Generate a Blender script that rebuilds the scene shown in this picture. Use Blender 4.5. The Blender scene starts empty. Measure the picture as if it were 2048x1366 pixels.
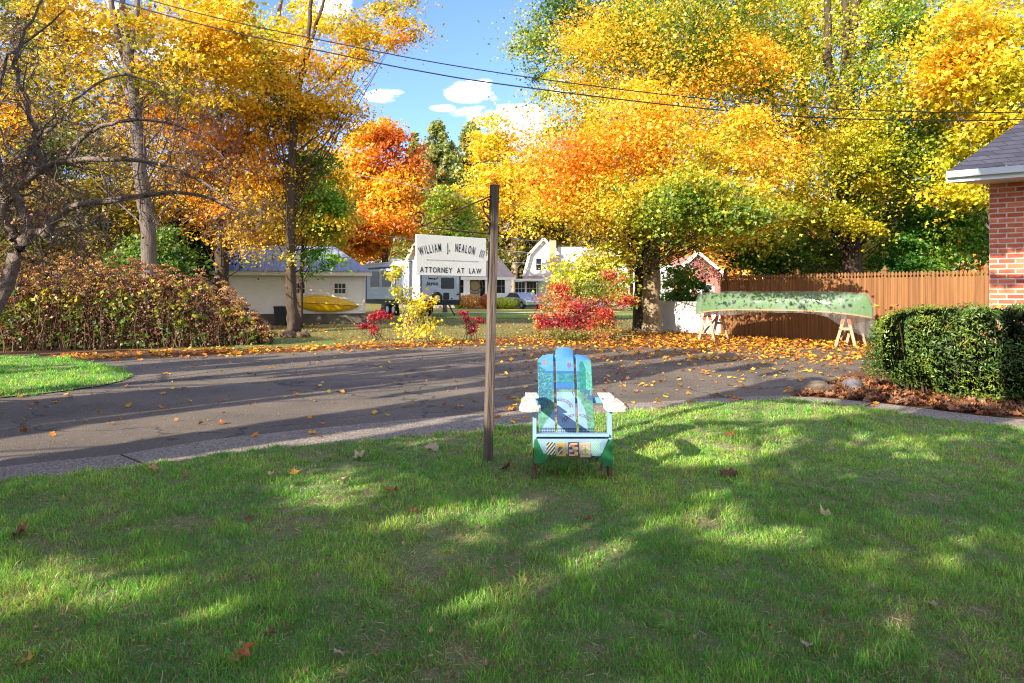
import bpy, bmesh, math
import numpy as np
from mathutils import Vector, Matrix
from mathutils.geometry import tessellate_polygon

# ------------------------------------------------------------------ camera, sky, sun, exposure
SC = bpy.context.scene
C = SC.collection
F_PX, CX, HY, CAMZ = 1365.33, 1024.0, 585.0, 1.4
cam_d = bpy.data.cameras.new('camera'); cam = bpy.data.objects.new('camera', cam_d); C.objects.link(cam)
cam.location = (0, 0, CAMZ); cam.rotation_euler = (math.radians(90), 0, 0)
cam_d.lens = 24; cam_d.sensor_width = 36; cam_d.shift_y = -(683 - HY) / 2048
cam_d.clip_start = 0.1; cam_d.clip_end = 2000
SC.camera = cam
SUN_EL = math.radians(25)
SUN = np.array([math.cos(SUN_EL) * math.sin(math.radians(44)), math.cos(SUN_EL) * math.cos(math.radians(44)), -math.sin(SUN_EL)])
sl = bpy.data.lights.new('sun', 'SUN'); sl.energy = 3.9; sl.angle = math.radians(0.42); sl.color = (1.0, 0.90, 0.75)
so = bpy.data.objects.new('sun', sl); C.objects.link(so)
so.rotation_euler = Vector(SUN).to_track_quat('-Z', 'Y').to_euler()
SC.view_settings.view_transform = 'Standard'; SC.view_settings.look = 'None'
SC.view_settings.exposure = 1.57; SC.view_settings.gamma = 1.0
SC.cycles.max_bounces = 5; SC.cycles.diffuse_bounces = 2; SC.cycles.glossy_bounces = 2
SC.cycles.transmission_bounces = 4; SC.cycles.transparent_max_bounces = 8
SC.cycles.use_denoising = True; SC.cycles.denoiser = 'OPENIMAGEDENOISE'; SC.cycles.denoising_prefilter = 'NONE'; SC.cycles.denoising_input_passes = 'RGB_ALBEDO_NORMAL'; SC.cycles.filter_width = 1.1; SC.cycles.sample_clamp_indirect = 4
SC.cycles.caustics_reflective = False; SC.cycles.caustics_refractive = False

W = bpy.data.worlds.new('World'); SC.world = W; W.use_nodes = True
nt = W.node_tree; nt.nodes.clear()
def N(nt, t, **kw):
    n = nt.nodes.new(t)
    for k, v in kw.items(): setattr(n, k, v)
    return n
def mth(nt, op, a, b=None, c=None, clamp=False):
    n = nt.nodes.new('ShaderNodeMath'); n.operation = op; n.use_clamp = clamp
    for i, v in enumerate((a, b, c)):
        if v is None: continue
        if isinstance(v, (int, float)): n.inputs[i].default_value = v
        else: nt.links.new(v, n.inputs[i])
    return n.outputs[0]
def mixc(nt, fac, a, b, blend='MIX'):
    n = nt.nodes.new('ShaderNodeMix'); n.data_type = 'RGBA'; n.blend_type = blend
    for s, v in ((n.inputs[0], fac), (n.inputs[6], a), (n.inputs[7], b)):
        if isinstance(v, (int, float)): s.default_value = v
        elif isinstance(v, (tuple, list)): s.default_value = (*v[:3], 1)
        else: nt.links.new(v, s)
    return n.outputs[2]
sky = N(nt, 'ShaderNodeTexSky', sky_type='NISHITA', sun_disc=False, sun_elevation=SUN_EL, sun_rotation=math.radians(224))
sky.air_density = 1.0; sky.dust_density = 0.6; sky.ozone_density = 2.2
tc = N(nt, 'ShaderNodeTexCoord'); sx = N(nt, 'ShaderNodeSeparateXYZ'); nt.links.new(tc.outputs['Generated'], sx.inputs[0])
yy = mth(nt, 'MAXIMUM', mth(nt, 'ABSOLUTE', sx.outputs[1]), 0.05)
uu = mth(nt, 'DIVIDE', sx.outputs[0], yy); ww = mth(nt, 'DIVIDE', sx.outputs[2], yy)
acc = None
for (px, py, a, b, s) in [(955, 183, 82, 30, 1.1), (1010, 232, 130, 30, 1.1), (885, 216, 34, 10, .8), (770, 192, 60, 18, .8), (1190, 190, 120, 60, 1.0),
                       (650, 15, 70, 40, 1.0), (440, 110, 220, 90, .9), (1080, 270, 120, 40, .8), (1560, 120, 150, 60, .7), (1750, 40, 150, 60, .8), (700, 250, 24, 10, .6), (130, 60, 170, 120, .9)]:
    du = mth(nt, 'DIVIDE', mth(nt, 'SUBTRACT', uu, (px - CX) / F_PX), a / F_PX)
    dw = mth(nt, 'DIVIDE', mth(nt, 'SUBTRACT', ww, (HY - py) / F_PX), b / F_PX)
    d2 = mth(nt, 'ADD', mth(nt, 'MULTIPLY', du, du), mth(nt, 'MULTIPLY', dw, dw))
    m = mth(nt, 'MULTIPLY', mth(nt, 'SUBTRACT', 1.0, d2, clamp=True), s)
    acc = m if acc is None else mth(nt, 'MAXIMUM', acc, m)
acc = mth(nt, 'MAXIMUM', acc, mth(nt, 'MULTIPLY', mth(nt, 'MULTIPLY', sx.outputs[1], -4.0, clamp=True), .62))   # unseen cloud added behind the viewer to brighten shaded surfaces
cmb = N(nt, 'ShaderNodeCombineXYZ'); nt.links.new(uu, cmb.inputs[0]); nt.links.new(mth(nt, 'MULTIPLY', ww, 1.7), cmb.inputs[1])
nz = N(nt, 'ShaderNodeTexNoise'); nz.inputs['Scale'].default_value = 17; nz.inputs['Detail'].default_value = 7; nz.inputs['Roughness'].default_value = .58
nt.links.new(cmb.outputs[0], nz.inputs['Vector'])
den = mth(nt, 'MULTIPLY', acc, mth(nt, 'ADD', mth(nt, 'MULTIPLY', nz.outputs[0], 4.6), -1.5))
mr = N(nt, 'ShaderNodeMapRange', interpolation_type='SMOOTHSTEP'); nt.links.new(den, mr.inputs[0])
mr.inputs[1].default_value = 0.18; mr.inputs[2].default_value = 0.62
shade = mth(nt, 'ADD', 4.0, mth(nt, 'MULTIPLY', nz.outputs[0], 2.4))
cl = N(nt, 'ShaderNodeCombineColor')
nt.links.new(shade, cl.inputs[0]); nt.links.new(mth(nt, 'MULTIPLY', shade, 1.0), cl.inputs[1]); nt.links.new(mth(nt, 'MULTIPLY', shade, 1.06), cl.inputs[2])
bg = N(nt, 'ShaderNodeBackground'); bg.inputs[1].default_value = 0.15
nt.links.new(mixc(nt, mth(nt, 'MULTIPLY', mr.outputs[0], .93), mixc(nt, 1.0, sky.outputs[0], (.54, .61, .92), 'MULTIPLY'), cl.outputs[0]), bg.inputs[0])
wo = N(nt, 'ShaderNodeOutputWorld'); nt.links.new(bg.outputs[0], wo.inputs[0])

# ------------------------------------------------------------------ helpers
RNG = np.random.default_rng(7)
def P(px, py, D): return Vector(((px - CX) / F_PX * D, D, CAMZ - (py - HY) / F_PX * D))
def G(px, py):
    D = CAMZ * F_PX / (py - HY); return ((px - CX) / F_PX * D, D)
def s2l(r, g, b):
    f = lambda c: (c / 255 / 12.92) if c / 255 <= .04045 else ((c / 255 + .055) / 1.055) ** 2.4
    return (f(r), f(g), f(b))
_lat = {}
def vnoise(x, y, seed=0):
    if seed not in _lat: _lat[seed] = np.random.default_rng(seed + 99).random((64, 64))
    L = _lat[seed]; x = np.asarray(x, float); y = np.asarray(y, float)
    xi = np.floor(x).astype(int); yi = np.floor(y).astype(int); fx = x - xi; fy = y - yi
    fx = fx * fx * (3 - 2 * fx); fy = fy * fy * (3 - 2 * fy)
    g = lambda a, b: L[a % 64, b % 64]
    return (g(xi, yi) * (1 - fx) + g(xi + 1, yi) * fx) * (1 - fy) + (g(xi, yi + 1) * (1 - fx) + g(xi + 1, yi + 1) * fx) * fy
def in_poly(x, y, poly):
    ins = np.zeros(len(x), bool); n = len(poly); j = n - 1
    for i in range(n):
        xi, yi = poly[i]; xj, yj = poly[j]
        c = ((yi > y) != (yj > y)) & (x < (xj - xi) * (y - yi) / (yj - yi + 1e-12) + xi)
        ins ^= c; j = i
    return ins

MATS = {}
def mat(name, col, rough=.7, metal=0., noise=None, bump=0., bscale=40., spec=.35, stretch=(1, 1, 1), coat=0.):
    """noise = (scale, amount, colour2)"""
    if name in MATS: return MATS[name]
    m = bpy.data.materials.new(name); m.use_nodes = True; t = m.node_tree
    b = t.nodes['Principled BSDF']; b.inputs['Roughness'].default_value = rough; b.inputs['Metallic'].default_value = metal
    b.inputs['Specular IOR Level'].default_value = spec; b.inputs['Coat Weight'].default_value = coat
    b.inputs['Base Color'].default_value = (*col, 1)
    if noise or bump:
        tcn = N(t, 'ShaderNodeTexCoord'); mp = N(t, 'ShaderNodeMapping'); t.links.new(tcn.outputs['Object'], mp.inputs[0]); mp.inputs['Scale'].default_value = stretch
    if noise:
        n = N(t, 'ShaderNodeTexNoise'); n.inputs['Scale'].default_value = noise[0]; n.inputs['Detail'].default_value = 6; n.inputs['Roughness'].default_value = .65
        t.links.new(mp.outputs[0], n.inputs['Vector'])
        r = N(t, 'ShaderNodeMapRange'); r.inputs[1].default_value = .35; r.inputs[2].default_value = .68; t.links.new(n.outputs[0], r.inputs[0])
        t.links.new(mixc(t, mth(t, 'MULTIPLY', r.outputs[0], noise[1]), col, noise[2]), b.inputs['Base Color'])
    if bump:
        n2 = N(t, 'ShaderNodeTexNoise'); n2.inputs['Scale'].default_value = bscale; n2.inputs['Detail'].default_value = 4
        t.links.new(mp.outputs[0], n2.inputs['Vector'])
        bp = N(t, 'ShaderNodeBump'); bp.inputs['Strength'].default_value = bump; bp.inputs['Distance'].default_value = .02
        t.links.new(n2.outputs[0], bp.inputs['Height']); t.links.new(bp.outputs[0], b.inputs['Normal'])
    MATS[name] = m; return m
def attr_mat(name, trans=0.4, rough=.5, gloss=.06, tint=1.15):
    """diffuse + translucent sheet whose colour is stored per leaf"""
    if name in MATS: return MATS[name]
    m = bpy.data.materials.new(name); m.use_nodes = True; t = m.node_tree; t.nodes.clear()
    a = N(t, 'ShaderNodeAttribute', attribute_name='Col')
    d = N(t, 'ShaderNodeBsdfDiffuse'); t.links.new(a.outputs[0], d.inputs[0]); sh = d.outputs[0]
    if trans:
        tr = N(t, 'ShaderNodeBsdfTranslucent'); t.links.new(mixc(t, 1.0, a.outputs[0], (tint, tint, tint * .8), 'MULTIPLY'), tr.inputs[0])
        mx = N(t, 'ShaderNodeMixShader'); mx.inputs[0].default_value = trans; t.links.new(sh, mx.inputs[1]); t.links.new(tr.outputs[0], mx.inputs[2]); sh = mx.outputs[0]
    if gloss:
        gl = N(t, 'ShaderNodeBsdfGlossy'); gl.inputs['Roughness'].default_value = rough
        mx = N(t, 'ShaderNodeMixShader'); mx.inputs[0].default_value = gloss; t.links.new(sh, mx.inputs[1]); t.links.new(gl.outputs[0], mx.inputs[2]); sh = mx.outputs[0]
    o = N(t, 'ShaderNodeOutputMaterial'); t.links.new(sh, o.inputs[0]); MATS[name] = m; return m

def tag(o, label=None, cat=None, group=None, kind=None):
    if label: o['label'] = label
    if cat: o['category'] = cat
    if group: o['group'] = group
    if kind: o['kind'] = kind
    return o
def thing(name, label, cat, loc=(0, 0, 0), rz=0., group=None):
    o = bpy.data.objects.new(name, None); C.objects.link(o); o.location = loc; o.rotation_euler = (0, 0, rz); o.empty_display_size = .2
    return tag(o, label, cat, group)
def copy_tree(o, parent=None):
    c = o.copy(); C.objects.link(c); c.parent = parent
    for ch in list(o.children): copy_tree(ch, c)
    return c
def npmesh(name, V, Fc, m, parent=None, col=None, smooth=False):
    """V (n,3), Fc (k,3|4) int; col (n,3)"""
    V = np.asarray(V, np.float32); Fc = np.asarray(Fc, np.int32); k = Fc.shape[1]
    me = bpy.data.meshes.new(name); me.vertices.add(len(V)); me.vertices.foreach_set('co', V.ravel())
    me.loops.add(Fc.size); me.loops.foreach_set('vertex_index', Fc.ravel())
    me.polygons.add(len(Fc)); me.polygons.foreach_set('loop_start', np.arange(0, Fc.size, k, dtype=np.int32))
    if smooth: me.polygons.foreach_set('use_smooth', np.ones(len(Fc), bool))
    me.update(calc_edges=True)
    if col is not None:
        a = me.color_attributes.new('Col', 'FLOAT_COLOR', 'POINT'); cc = np.ones((len(V), 4), np.float32); cc[:, :3] = col; a.data.foreach_set('color', cc.ravel())
    me.materials.append(m)
    o = bpy.data.objects.new(name, me); C.objects.link(o); o.parent = parent; return o
class MB:
    def __init__(s): s.v = []; s.f = []
    def add(s, vs, fs):
        k = len(s.v); s.v += [tuple(v) for v in vs]; s.f += [tuple(i + k for i in f) for f in fs]; return s
    def box(s, x0, x1, y0, y1, z0, z1, M=None):
        vs = [Vector((x, y, z)) for x in (x0, x1) for y in (y0, y1) for z in (z0, z1)]
        if M is not None: vs = [M @ v for v in vs]
        return s.add(vs, [(0, 1, 3, 2), (4, 6, 7, 5), (0, 4, 5, 1), (2, 3, 7, 6), (0, 2, 6, 4), (1, 5, 7, 3)])
    def bar(s, a, b, w, h, up=(0, 0, 1)):
        a = Vector(a); b = Vector(b); d = b - a; L = d.length; d.normalize(); u = Vector(up); sd = d.cross(u)
        if sd.length < 1e-4: sd = d.cross(Vector((1, 0, 0)))
        sd.normalize(); u = sd.cross(d)
        M = Matrix((( sd.x, d.x, u.x, a.x), (sd.y, d.y, u.y, a.y), (sd.z, d.z, u.z, a.z), (0, 0, 0, 1)))
        return s.box(-w / 2, w / 2, 0, L, -h / 2, h / 2, M)
    def tube(s, pts, rad, n=8, cap=True):
        pts = [Vector(p) for p in pts]; m = len(pts); k = len(s.v); ref = Vector((.31, .17, .93))
        for i, p in enumerate(pts):
            d = (pts[min(i + 1, m - 1)] - pts[max(i - 1, 0)]).normalized()
            a = d.cross(ref)
            if a.length < .2: a = d.cross(Vector((1, 0, 0)))
            a.normalize(); b = d.cross(a); r = rad[i] if hasattr(rad, '__len__') else rad
            for j in range(n):
                t = 2 * math.pi * j / n; q = p + (a * math.cos(t) + b * math.sin(t)) * r; s.v.append(tuple(q))
        for i in range(m - 1):
            for j in range(n):
                s.f.append((k + i * n + j, k + i * n + (j + 1) % n, k + (i + 1) * n + (j + 1) % n, k + (i + 1) * n + j))
        if cap: s.f.append(tuple(k + j for j in range(n))[::-1]); s.f.append(tuple(k + (m - 1) * n + j for j in range(n)))
        return s
    def prism(s, pts, axis, t0, t1, M=None):
        """pts 2-D outline; extruded along axis ('x','y','z') from t0 to t1"""
        def mk(u, v, t): return {'x': Vector((t, u, v)), 'y': Vector((u, t, v)), 'z': Vector((u, v, t))}[axis]
        n = len(pts); vs = [mk(u, v, t0) for u, v in pts] + [mk(u, v, t1) for u, v in pts]
        if M is not None: vs = [M @ q for q in vs]
        tri = tessellate_polygon([[Vector((u, v, 0)) for u, v in pts]])
        fs = [tuple(t) for t in tri] + [tuple(i + n for i in t)[::-1] for t in tri] + [(i, (i + 1) % n, n + (i + 1) % n, n + i) for i in range(n)]
        return s.add(vs, fs)
    def cyl(s, c, r, h, axis='z', n=24):
        d = {'x': Vector((1, 0, 0)), 'y': Vector((0, 1, 0)), 'z': Vector((0, 0, 1))}[axis]; c = Vector(c)
        return s.tube([c - d * h / 2, c + d * h / 2], r, n)
    def build(s, name, m, parent=None, bevel=0., smooth=False):
        me = bpy.data.meshes.new(name); me.from_pydata(s.v, [], s.f); me.materials.append(m)
        bm = bmesh.new(); bm.from_mesh(me); bmesh.ops.recalc_face_normals(bm, faces=bm.faces)
        bm.to_mesh(me); bm.free()
        if smooth: me.polygons.foreach_set('use_smooth', [True] * len(me.polygons))
        o = bpy.data.objects.new(name, me); C.objects.link(o); o.parent = parent
        if bevel: b = o.modifiers.new('bevel', 'BEVEL'); b.width = bevel; b.segments = 2; b.limit_method = 'ANGLE'
        return o
def sheet(name, pts, z, m, label=None, kind='structure'):
    """flat ground polygon"""
    tri = tessellate_polygon([[Vector((x, y, 0)) for x, y in pts]])
    o = npmesh(name, [(x, y, z) for x, y in pts], [tuple(t) for t in tri], m)
    if o.data.polygons[0].normal.z < 0: o.data.flip_normals()
    o['kind'] = kind; return o

# leaf templates ------------------------------------------------------
KITE = (np.array([(0, 0, 0), (-.36, .45, .12), (0, 1, 0), (.36, .45, .12)], float) - [0, .5, 0], np.array([(0, 2, 1), (0, 3, 2)]))
def star(seed=0, curl=.18):
    r = np.random.default_rng(seed)
    an = [-90, -62, -28, -8, 22, 52, 72, 90, 108, 128, 158, 188, 208, 242]
    ra = [.34, .30, .48, .38, .60, .40, .46, .70, .46, .40, .60, .38, .48, .30]
    v = [(0, 0, 0)] + [(R * math.cos(math.radians(a)), R * math.sin(math.radians(a)), curl * R * R * r.uniform(.2, 2.6)) for a, R in zip(an, ra)]
    return np.array(v), np.array([(0, i, i % 14 + 1) for i in range(1, 15)])
def lobed():
    v = [(0, -.45, 0), (.28, -.2, .05), (.5, .05, .1), (.2, .12, 0), (.0, .55, .05), (-.2, .12, 0), (-.5, .05, .1), (-.28, -.2, .05)]
    return np.array(v, float), np.array([(0, 1, 3), (1, 2, 3), (0, 3, 5), (3, 4, 5), (0, 5, 7), (5, 6, 7)])
def rots(nrm, ang):
    """rotation matrices whose z axis is nrm, spun by ang"""
    z = nrm / np.linalg.norm(nrm, axis=1, keepdims=True)
    ref = np.where(np.abs(z[:, 2:3]) > .95, np.array([[1., 0, 0]]), np.array([[0., 0, 1.]]))
    x = np.cross(ref, z); x /= np.linalg.norm(x, axis=1, keepdims=True); y = np.cross(z, x)
    c, s = np.cos(ang)[:, None], np.sin(ang)[:, None]
    X = x * c + y * s; Y = -x * s + y * c
    return np.stack([X, Y, z], axis=2)
def scatter(tpl, pos, size, nrm, ang, col):
    V, Fc = tpl; R = rots(nrm, ang); size = np.asarray(size).reshape(-1, 1, 1) * np.ones((len(pos), 1, 1))
    out = np.einsum('nij,kj->nki', R, V) * size + pos[:, None, :]
    n, k = len(pos), len(V)
    return out.reshape(-1, 3), (Fc[None] + (np.arange(n) * k)[:, None, None]).reshape(-1, Fc.shape[1]), np.repeat(col, k, axis=0)
def palette_pick(pal, t, rng, jit=.18):
    """pal list of srgb; t in 0..1 picks along it"""
    L = np.array([s2l(*c) for c in pal]); x = np.clip(t, 0, .9999) * (len(L) - 1); i = x.astype(int); f = (x - i)[:, None]
    c = L[i] * (1 - f) + L[np.minimum(i + 1, len(L) - 1)] * f
    return np.clip(c * (1 + rng.normal(0, jit, (len(t), 1))) * (1 + rng.normal(0, jit * .4, (len(t), 3))), .003, .95)
# ------------------------------------------------------------------ ground
def gp(pts): return [G(x, y) for x, y in pts]
m_soil = mat('soil_under_grass', s2l(150, 144, 100), .95, noise=(9, .9, s2l(112, 132, 66)), bump=.8, bscale=120)
m_far = mat('rough_lawn', s2l(128, 116, 62), .95, noise=(.9, .9, s2l(98, 104, 40)), bump=.8, bscale=14)
m_asph = bpy.data.materials.new('asphalt'); m_asph.use_nodes = True
t = m_asph.node_tree; b = t.nodes['Principled BSDF']; b.inputs['Roughness'].default_value = .82; b.inputs['Specular IOR Level'].default_value = .3
tcn = N(t, 'ShaderNodeTexCoord')
n1 = N(t, 'ShaderNodeTexNoise'); n1.inputs['Scale'].default_value = .7; n1.inputs['Detail'].default_value = 7; t.links.new(tcn.outputs['Object'], n1.inputs[0])
n2 = N(t, 'ShaderNodeTexVoronoi'); n2.inputs['Scale'].default_value = 95; t.links.new(tcn.outputs['Object'], n2.inputs[0])
r1 = N(t, 'ShaderNodeMapRange'); r1.inputs[1].default_value = .35; r1.inputs[2].default_value = .7; t.links.new(n1.outputs[0], r1.inputs[0])
c1 = mixc(t, r1.outputs[0], s2l(94, 86, 75), s2l(122, 110, 93))
bwn = N(t, 'ShaderNodeSeparateColor'); t.links.new(n2.outputs['Color'], bwn.inputs[0])
g1 = mth(t, 'GREATER_THAN', bwn.outputs[0], .93)
c2 = mixc(t, mth(t, 'MULTIPLY', g1, .35), c1, s2l(170, 165, 158))
v3 = N(t, 'ShaderNodeTexVoronoi', feature='DISTANCE_TO_EDGE'); v3.inputs['Scale'].default_value = .33
nd = N(t, 'ShaderNodeTexNoise'); nd.inputs['Scale'].default_value = 1.6; nd.inputs['Detail'].default_value = 5; t.links.new(tcn.outputs['Object'], nd.inputs[0])
va = N(t, 'ShaderNodeVectorMath', operation='MULTIPLY_ADD'); t.links.new(nd.outputs['Color'], va.inputs[0]); va.inputs[1].default_value = (1.5, 1.5, 0); t.links.new(tcn.outputs['Object'], va.inputs[2])
t.links.new(va.outputs[0], v3.inputs[0])
cr = mth(t, 'LESS_THAN', v3.outputs['Distance'], .007)
c3 = mixc(t, mth(t, 'MULTIPLY', cr, .6), c2, s2l(46, 44, 44)); t.links.new(c3, b.inputs['Base Color'])
bp = N(t, 'ShaderNodeBump'); bp.inputs['Strength'].default_value = .5; bp.inputs['Distance'].default_value = .01; t.links.new(n2.outputs['Distance'], bp.inputs['Height']); t.links.new(bp.outputs[0], b.inputs['Normal'])

m_agg = bpy.data.materials.new('exposed_aggregate_concrete'); m_agg.use_nodes = True
t = m_agg.node_tree; b = t.nodes['Principled BSDF']; b.inputs['Roughness'].default_value = .85
tcn = N(t, 'ShaderNodeTexCoord'); v = N(t, 'ShaderNodeTexVoronoi'); v.inputs['Scale'].default_value = 70; t.links.new(tcn.outputs['Object'], v.inputs[0])
sc_ = N(t, 'ShaderNodeSeparateColor'); t.links.new(v.outputs['Color'], sc_.inputs[0])
n1 = N(t, 'ShaderNodeTexNoise'); n1.inputs['Scale'].default_value = 1.8; n1.inputs['Detail'].default_value = 6; t.links.new(tcn.outputs['Object'], n1.inputs[0])
ca = mixc(t, n1.outputs[0], s2l(114, 102, 89), s2l(160, 146, 126))
ca = mixc(t, mth(t, 'MULTIPLY', mth(t, 'GREATER_THAN', sc_.outputs[0], .8), .5), ca, s2l(196, 186, 172))
ca = mixc(t, mth(t, 'MULTIPLY', mth(t, 'LESS_THAN', sc_.outputs[1], .25), .5), ca, s2l(64, 58, 54))
t.links.new(ca, b.inputs['Base Color'])
bp = N(t, 'ShaderNodeBump'); bp.inputs['Strength'].default_value = .6; bp.inputs['Distance'].default_value = .012; t.links.new(v.outputs['Distance'], bp.inputs['Height']); t.links.new(bp.outputs[0], b.inputs['Normal'])

o = sheet('ground', [(-300, -80), (300, -80), (300, 400), (-300, 400)], -.03, m_far)
EDGE_A = [(-420, 985), (-200, 966), (0, 935), (120, 922), (242, 910), (419, 881), (560, 865), (671, 854), (805, 841), (967, 828), (1100, 819), (1250, 808), (1400, 799), (1500, 794), (1560, 792)]
EDGE_B = [(-420, 1020), (-200, 998), (0, 964), (160, 950), (295, 933), (420, 915), (537, 899), (660, 889), (752, 881), (880, 871), (967, 863), (1100, 845), (1250, 826), (1400, 810), (1500, 803), (1600, 802), (1700, 813), (1800, 828), (1900, 843), (2048, 858), (2200, 880), (2500, 930)]
EDGE_C = [(1560, 792), (1650, 797), (1750, 806), (1850, 818), (1950, 831), (2048, 840), (2200, 858), (2500, 895)]
sheet('driveway', gp(EDGE_A + [(1650, 797), (1700, 790), (1760, 770), (1850, 730), (2300, 712), (2100, 694), (1700, 692), (1500, 694), (1300, 692), (1100, 692), (967, 691), (800, 694), (671, 699), (537, 708), (430, 711), (172, 719), (0, 722), (-600, 730)]), 0.0, m_asph)
m_agg_o = sheet('walkway', gp(EDGE_A + EDGE_C[1:] + EDGE_B[::-1]), .006, m_agg)
LAWN = gp(EDGE_B) + [(14, 3.2), (14, -1.5), (-14, -1.5), (-14, 3.6)]
sheet('lawn', LAWN, .012, m_soil)
ISL = gp([(-700, 800), (-300, 802), (-120, 801), (0, 797), (70, 790), (130, 783), (200, 773), (240, 764), (264, 754), (258, 746), (232, 738), (190, 727), (150, 718), (60, 713), (-100, 712), (-600, 712)])
sheet('lawn_island', ISL, .014, m_soil)
# joint lines cut across the walkway
mb = MB()
for a, c in (((242, 911), (296, 933)), ((1250, 808), (1262, 825)), ((1750, 806), (1722, 817))):
    x0, y0 = G(*a); x1, y1 = G(*c); mb.bar((x0, y0, .004), (x1, y1, .004), .018, .012)
jj = mb.build('walkway_joint', mat('joint_dirt', s2l(70, 58, 46), .95)); jj['kind'] = 'structure'
m_bed = mat('leaf_bed_soil', s2l(110, 72, 40), .95, noise=(5, .8, s2l(70, 56, 36)), bump=.8, bscale=30)
sheet('planting_bed', gp([(-300, 728), (0, 721), (172, 719), (430, 711), (537, 708), (671, 699), (800, 694), (967, 691), (1100, 692), (1500, 694), (2050, 694), (2050, 668), (1500, 668), (1300, 670), (1100, 676), (900, 684), (700, 690), (540, 700), (430, 700), (100, 700), (-300, 705)]), .004, m_bed)
sheet('hedge_bed', gp([(1610, 797), (1750, 805), (1850, 817), (1950, 830), (2048, 839), (2300, 870), (2300, 760), (1720, 740), (1640, 770)]), .004, m_bed)
m_walk2 = mat('pale_concrete', s2l(205, 198, 186), .85, noise=(.8, .4, s2l(176, 168, 156)))
sheet('sidewalk', [(-9, 46.8), (6, 46.8), (6, 48.2), (-9, 48.2)], .0, m_walk2)
sheet('far_lawn', [(-12, 37.6), (9, 37.6), (14, 46.6), (-20, 46.6)], -.012, mat('green_lawn', s2l(104, 138, 42), .95, noise=(.5, .8, s2l(140, 150, 52)), bump=.6, bscale=10))
sheet('front_yard', [(-9, 48.4), (8, 48.4), (8, 60), (-9, 60)], -.012, mat('sunny_lawn', s2l(176, 162, 70), .95, noise=(.8, .7, s2l(142, 152, 52)), bump=.6, bscale=10))
sheet('side_lawn', gp([(470, 701), (560, 699), (700, 690), (690, 678), (560, 676), (470, 690)]), .008, mat('dark_green_lawn', s2l(84, 112, 56), .95, noise=(1.5, .8, s2l(110, 116, 56)), bump=.6, bscale=20))

def grass(name, poly, n, depth_pow, ylo, yhi, hw, hgt, label, dry=.8, wide=.0034, xr=None):
    rng = np.random.default_rng(len(name) + n)
    u = rng.random(n * 2); a, c = ylo, yhi
    y = a * (c / a) ** u if depth_pow == 2 else a + (c - a) * u
    half = .86 * y + .9; x = (rng.random(n * 2) * 2 - 1) * half
    if xr: x = xr[0] + (xr[1] - xr[0]) * rng.random(n * 2)
    wob = (vnoise(x * 7, y * 7, 3) - .5) * .10 + rng.normal(0, .02, n * 2); k = in_poly(x + wob, y - wob, poly)
    # ragged edge and bare patches
    bare = vnoise(x * 2.4 + 9, y * 2.4, 5) * .45 + vnoise(x * 6, y * 6, 6) * .35 + vnoise(x * 15, y * 15, 7) * .2
    k &= (bare < .695) | (rng.random(n * 2) < .5)
    x, y = x[k][:n], y[k][:n]; bare = bare[k][:n]; m = len(x)
    cl = rng.random(m) < .38; cen = rng.integers(0, m, max(m // 55, 1)); ci = cen[rng.integers(0, len(cen), m)]; ox, oy = rng.normal(0, .022, m), rng.normal(0, .022, m)
    near = np.argsort(y)[::-1] if False else None
    x = np.where(cl, x[ci] + ox, x); y = np.where(cl, y[ci] + oy, y)
    tus = vnoise(x * 9, y * 9, 11) * .6 + vnoise(x * 2.2, y * 2.2, 12) * .4
    h = hgt * (.30 + 1.25 * tus ** 1.3) * rng.uniform(.5, 1.35, m)
    h *= np.where(bare > .66, .55, 1); h *= np.where(cl, 1.35, 1)
    w = wide * (.7 + .6 * rng.random(m)) * np.maximum(1, y / 3.2)
    ang = rng.random(m) * 6.283 + 0; lean = rng.gamma(2.0, .34, m)
    la = ang + rng.normal(0, .7, m) + vnoise(x * 4, y * 4, 13) * 6; la = np.where(cl, np.arctan2(oy, ox) + rng.normal(0, .5, m), la)
    dx, dy = np.cos(la) * lean * h, np.sin(la) * lean * h; sxv, syv = -np.sin(ang) * w / 2, np.cos(ang) * w / 2
    z0 = .008; V = np.zeros((m, 5, 3))
    for i, (f, ww_) in enumerate(((0, 1), (0, -1), (.55, .8), (.55, -.8), (1, 0))):
        V[:, i, 0] = x + dx * f ** 1.7 + sxv * ww_; V[:, i, 1] = y + dy * f ** 1.7 + syv * ww_; V[:, i, 2] = z0 + h * (f - .28 * lean * f * f)
    V[:, :, 2] = np.maximum(V[:, :, 2], z0 - .002)
    Fc = np.array([(0, 1, 3), (0, 3, 2), (2, 3, 4)])[None] + (np.arange(m) * 5)[:, None, None]
    pt = vnoise(x * 1.1 + 3, y * 1.1, 15) * .5 + vnoise(x * 3.7, y * 3.7, 16) * .5
    t = np.clip(pt * .8 - .05 + (tus - .5) * .5 + rng.normal(0, .15, m), 0, .99)
    col = palette_pick([(86, 152, 58), (112, 176, 64), (142, 198, 68), (182, 214, 78), (208, 210, 108)], t, rng, .16)
    dead = rng.random(m) < dry * (.17 + 1.6 * np.clip(bare - .50, 0, 1) * 2)
    col[dead] = palette_pick([(176, 156, 104), (150, 128, 84), (196, 178, 128)], rng.random(dead.sum()), rng, .15)
    o = npmesh(name, V.reshape(-1, 3), Fc.reshape(-1, 3), attr_mat('grass_blade', .45, .45, .05, 1.3), col=np.repeat(col, 5, axis=0))
    return tag(o, label, 'grass', kind='stuff')
grass('lawn_grass', LAWN, 430000, 2, 1.9, 10.2, 0, .040, 'short patchy green grass with dry bare spots covering the front lawn')
rng = np.random.default_rng(17); n = 90000; y = 1.9 * (9.5 / 1.9) ** rng.random(n); x = (rng.random(n) * 2 - 1) * (.86 * y + .8); k = in_poly(x, y, LAWN); x, y = x[k], y[k]; m = len(x)
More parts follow.
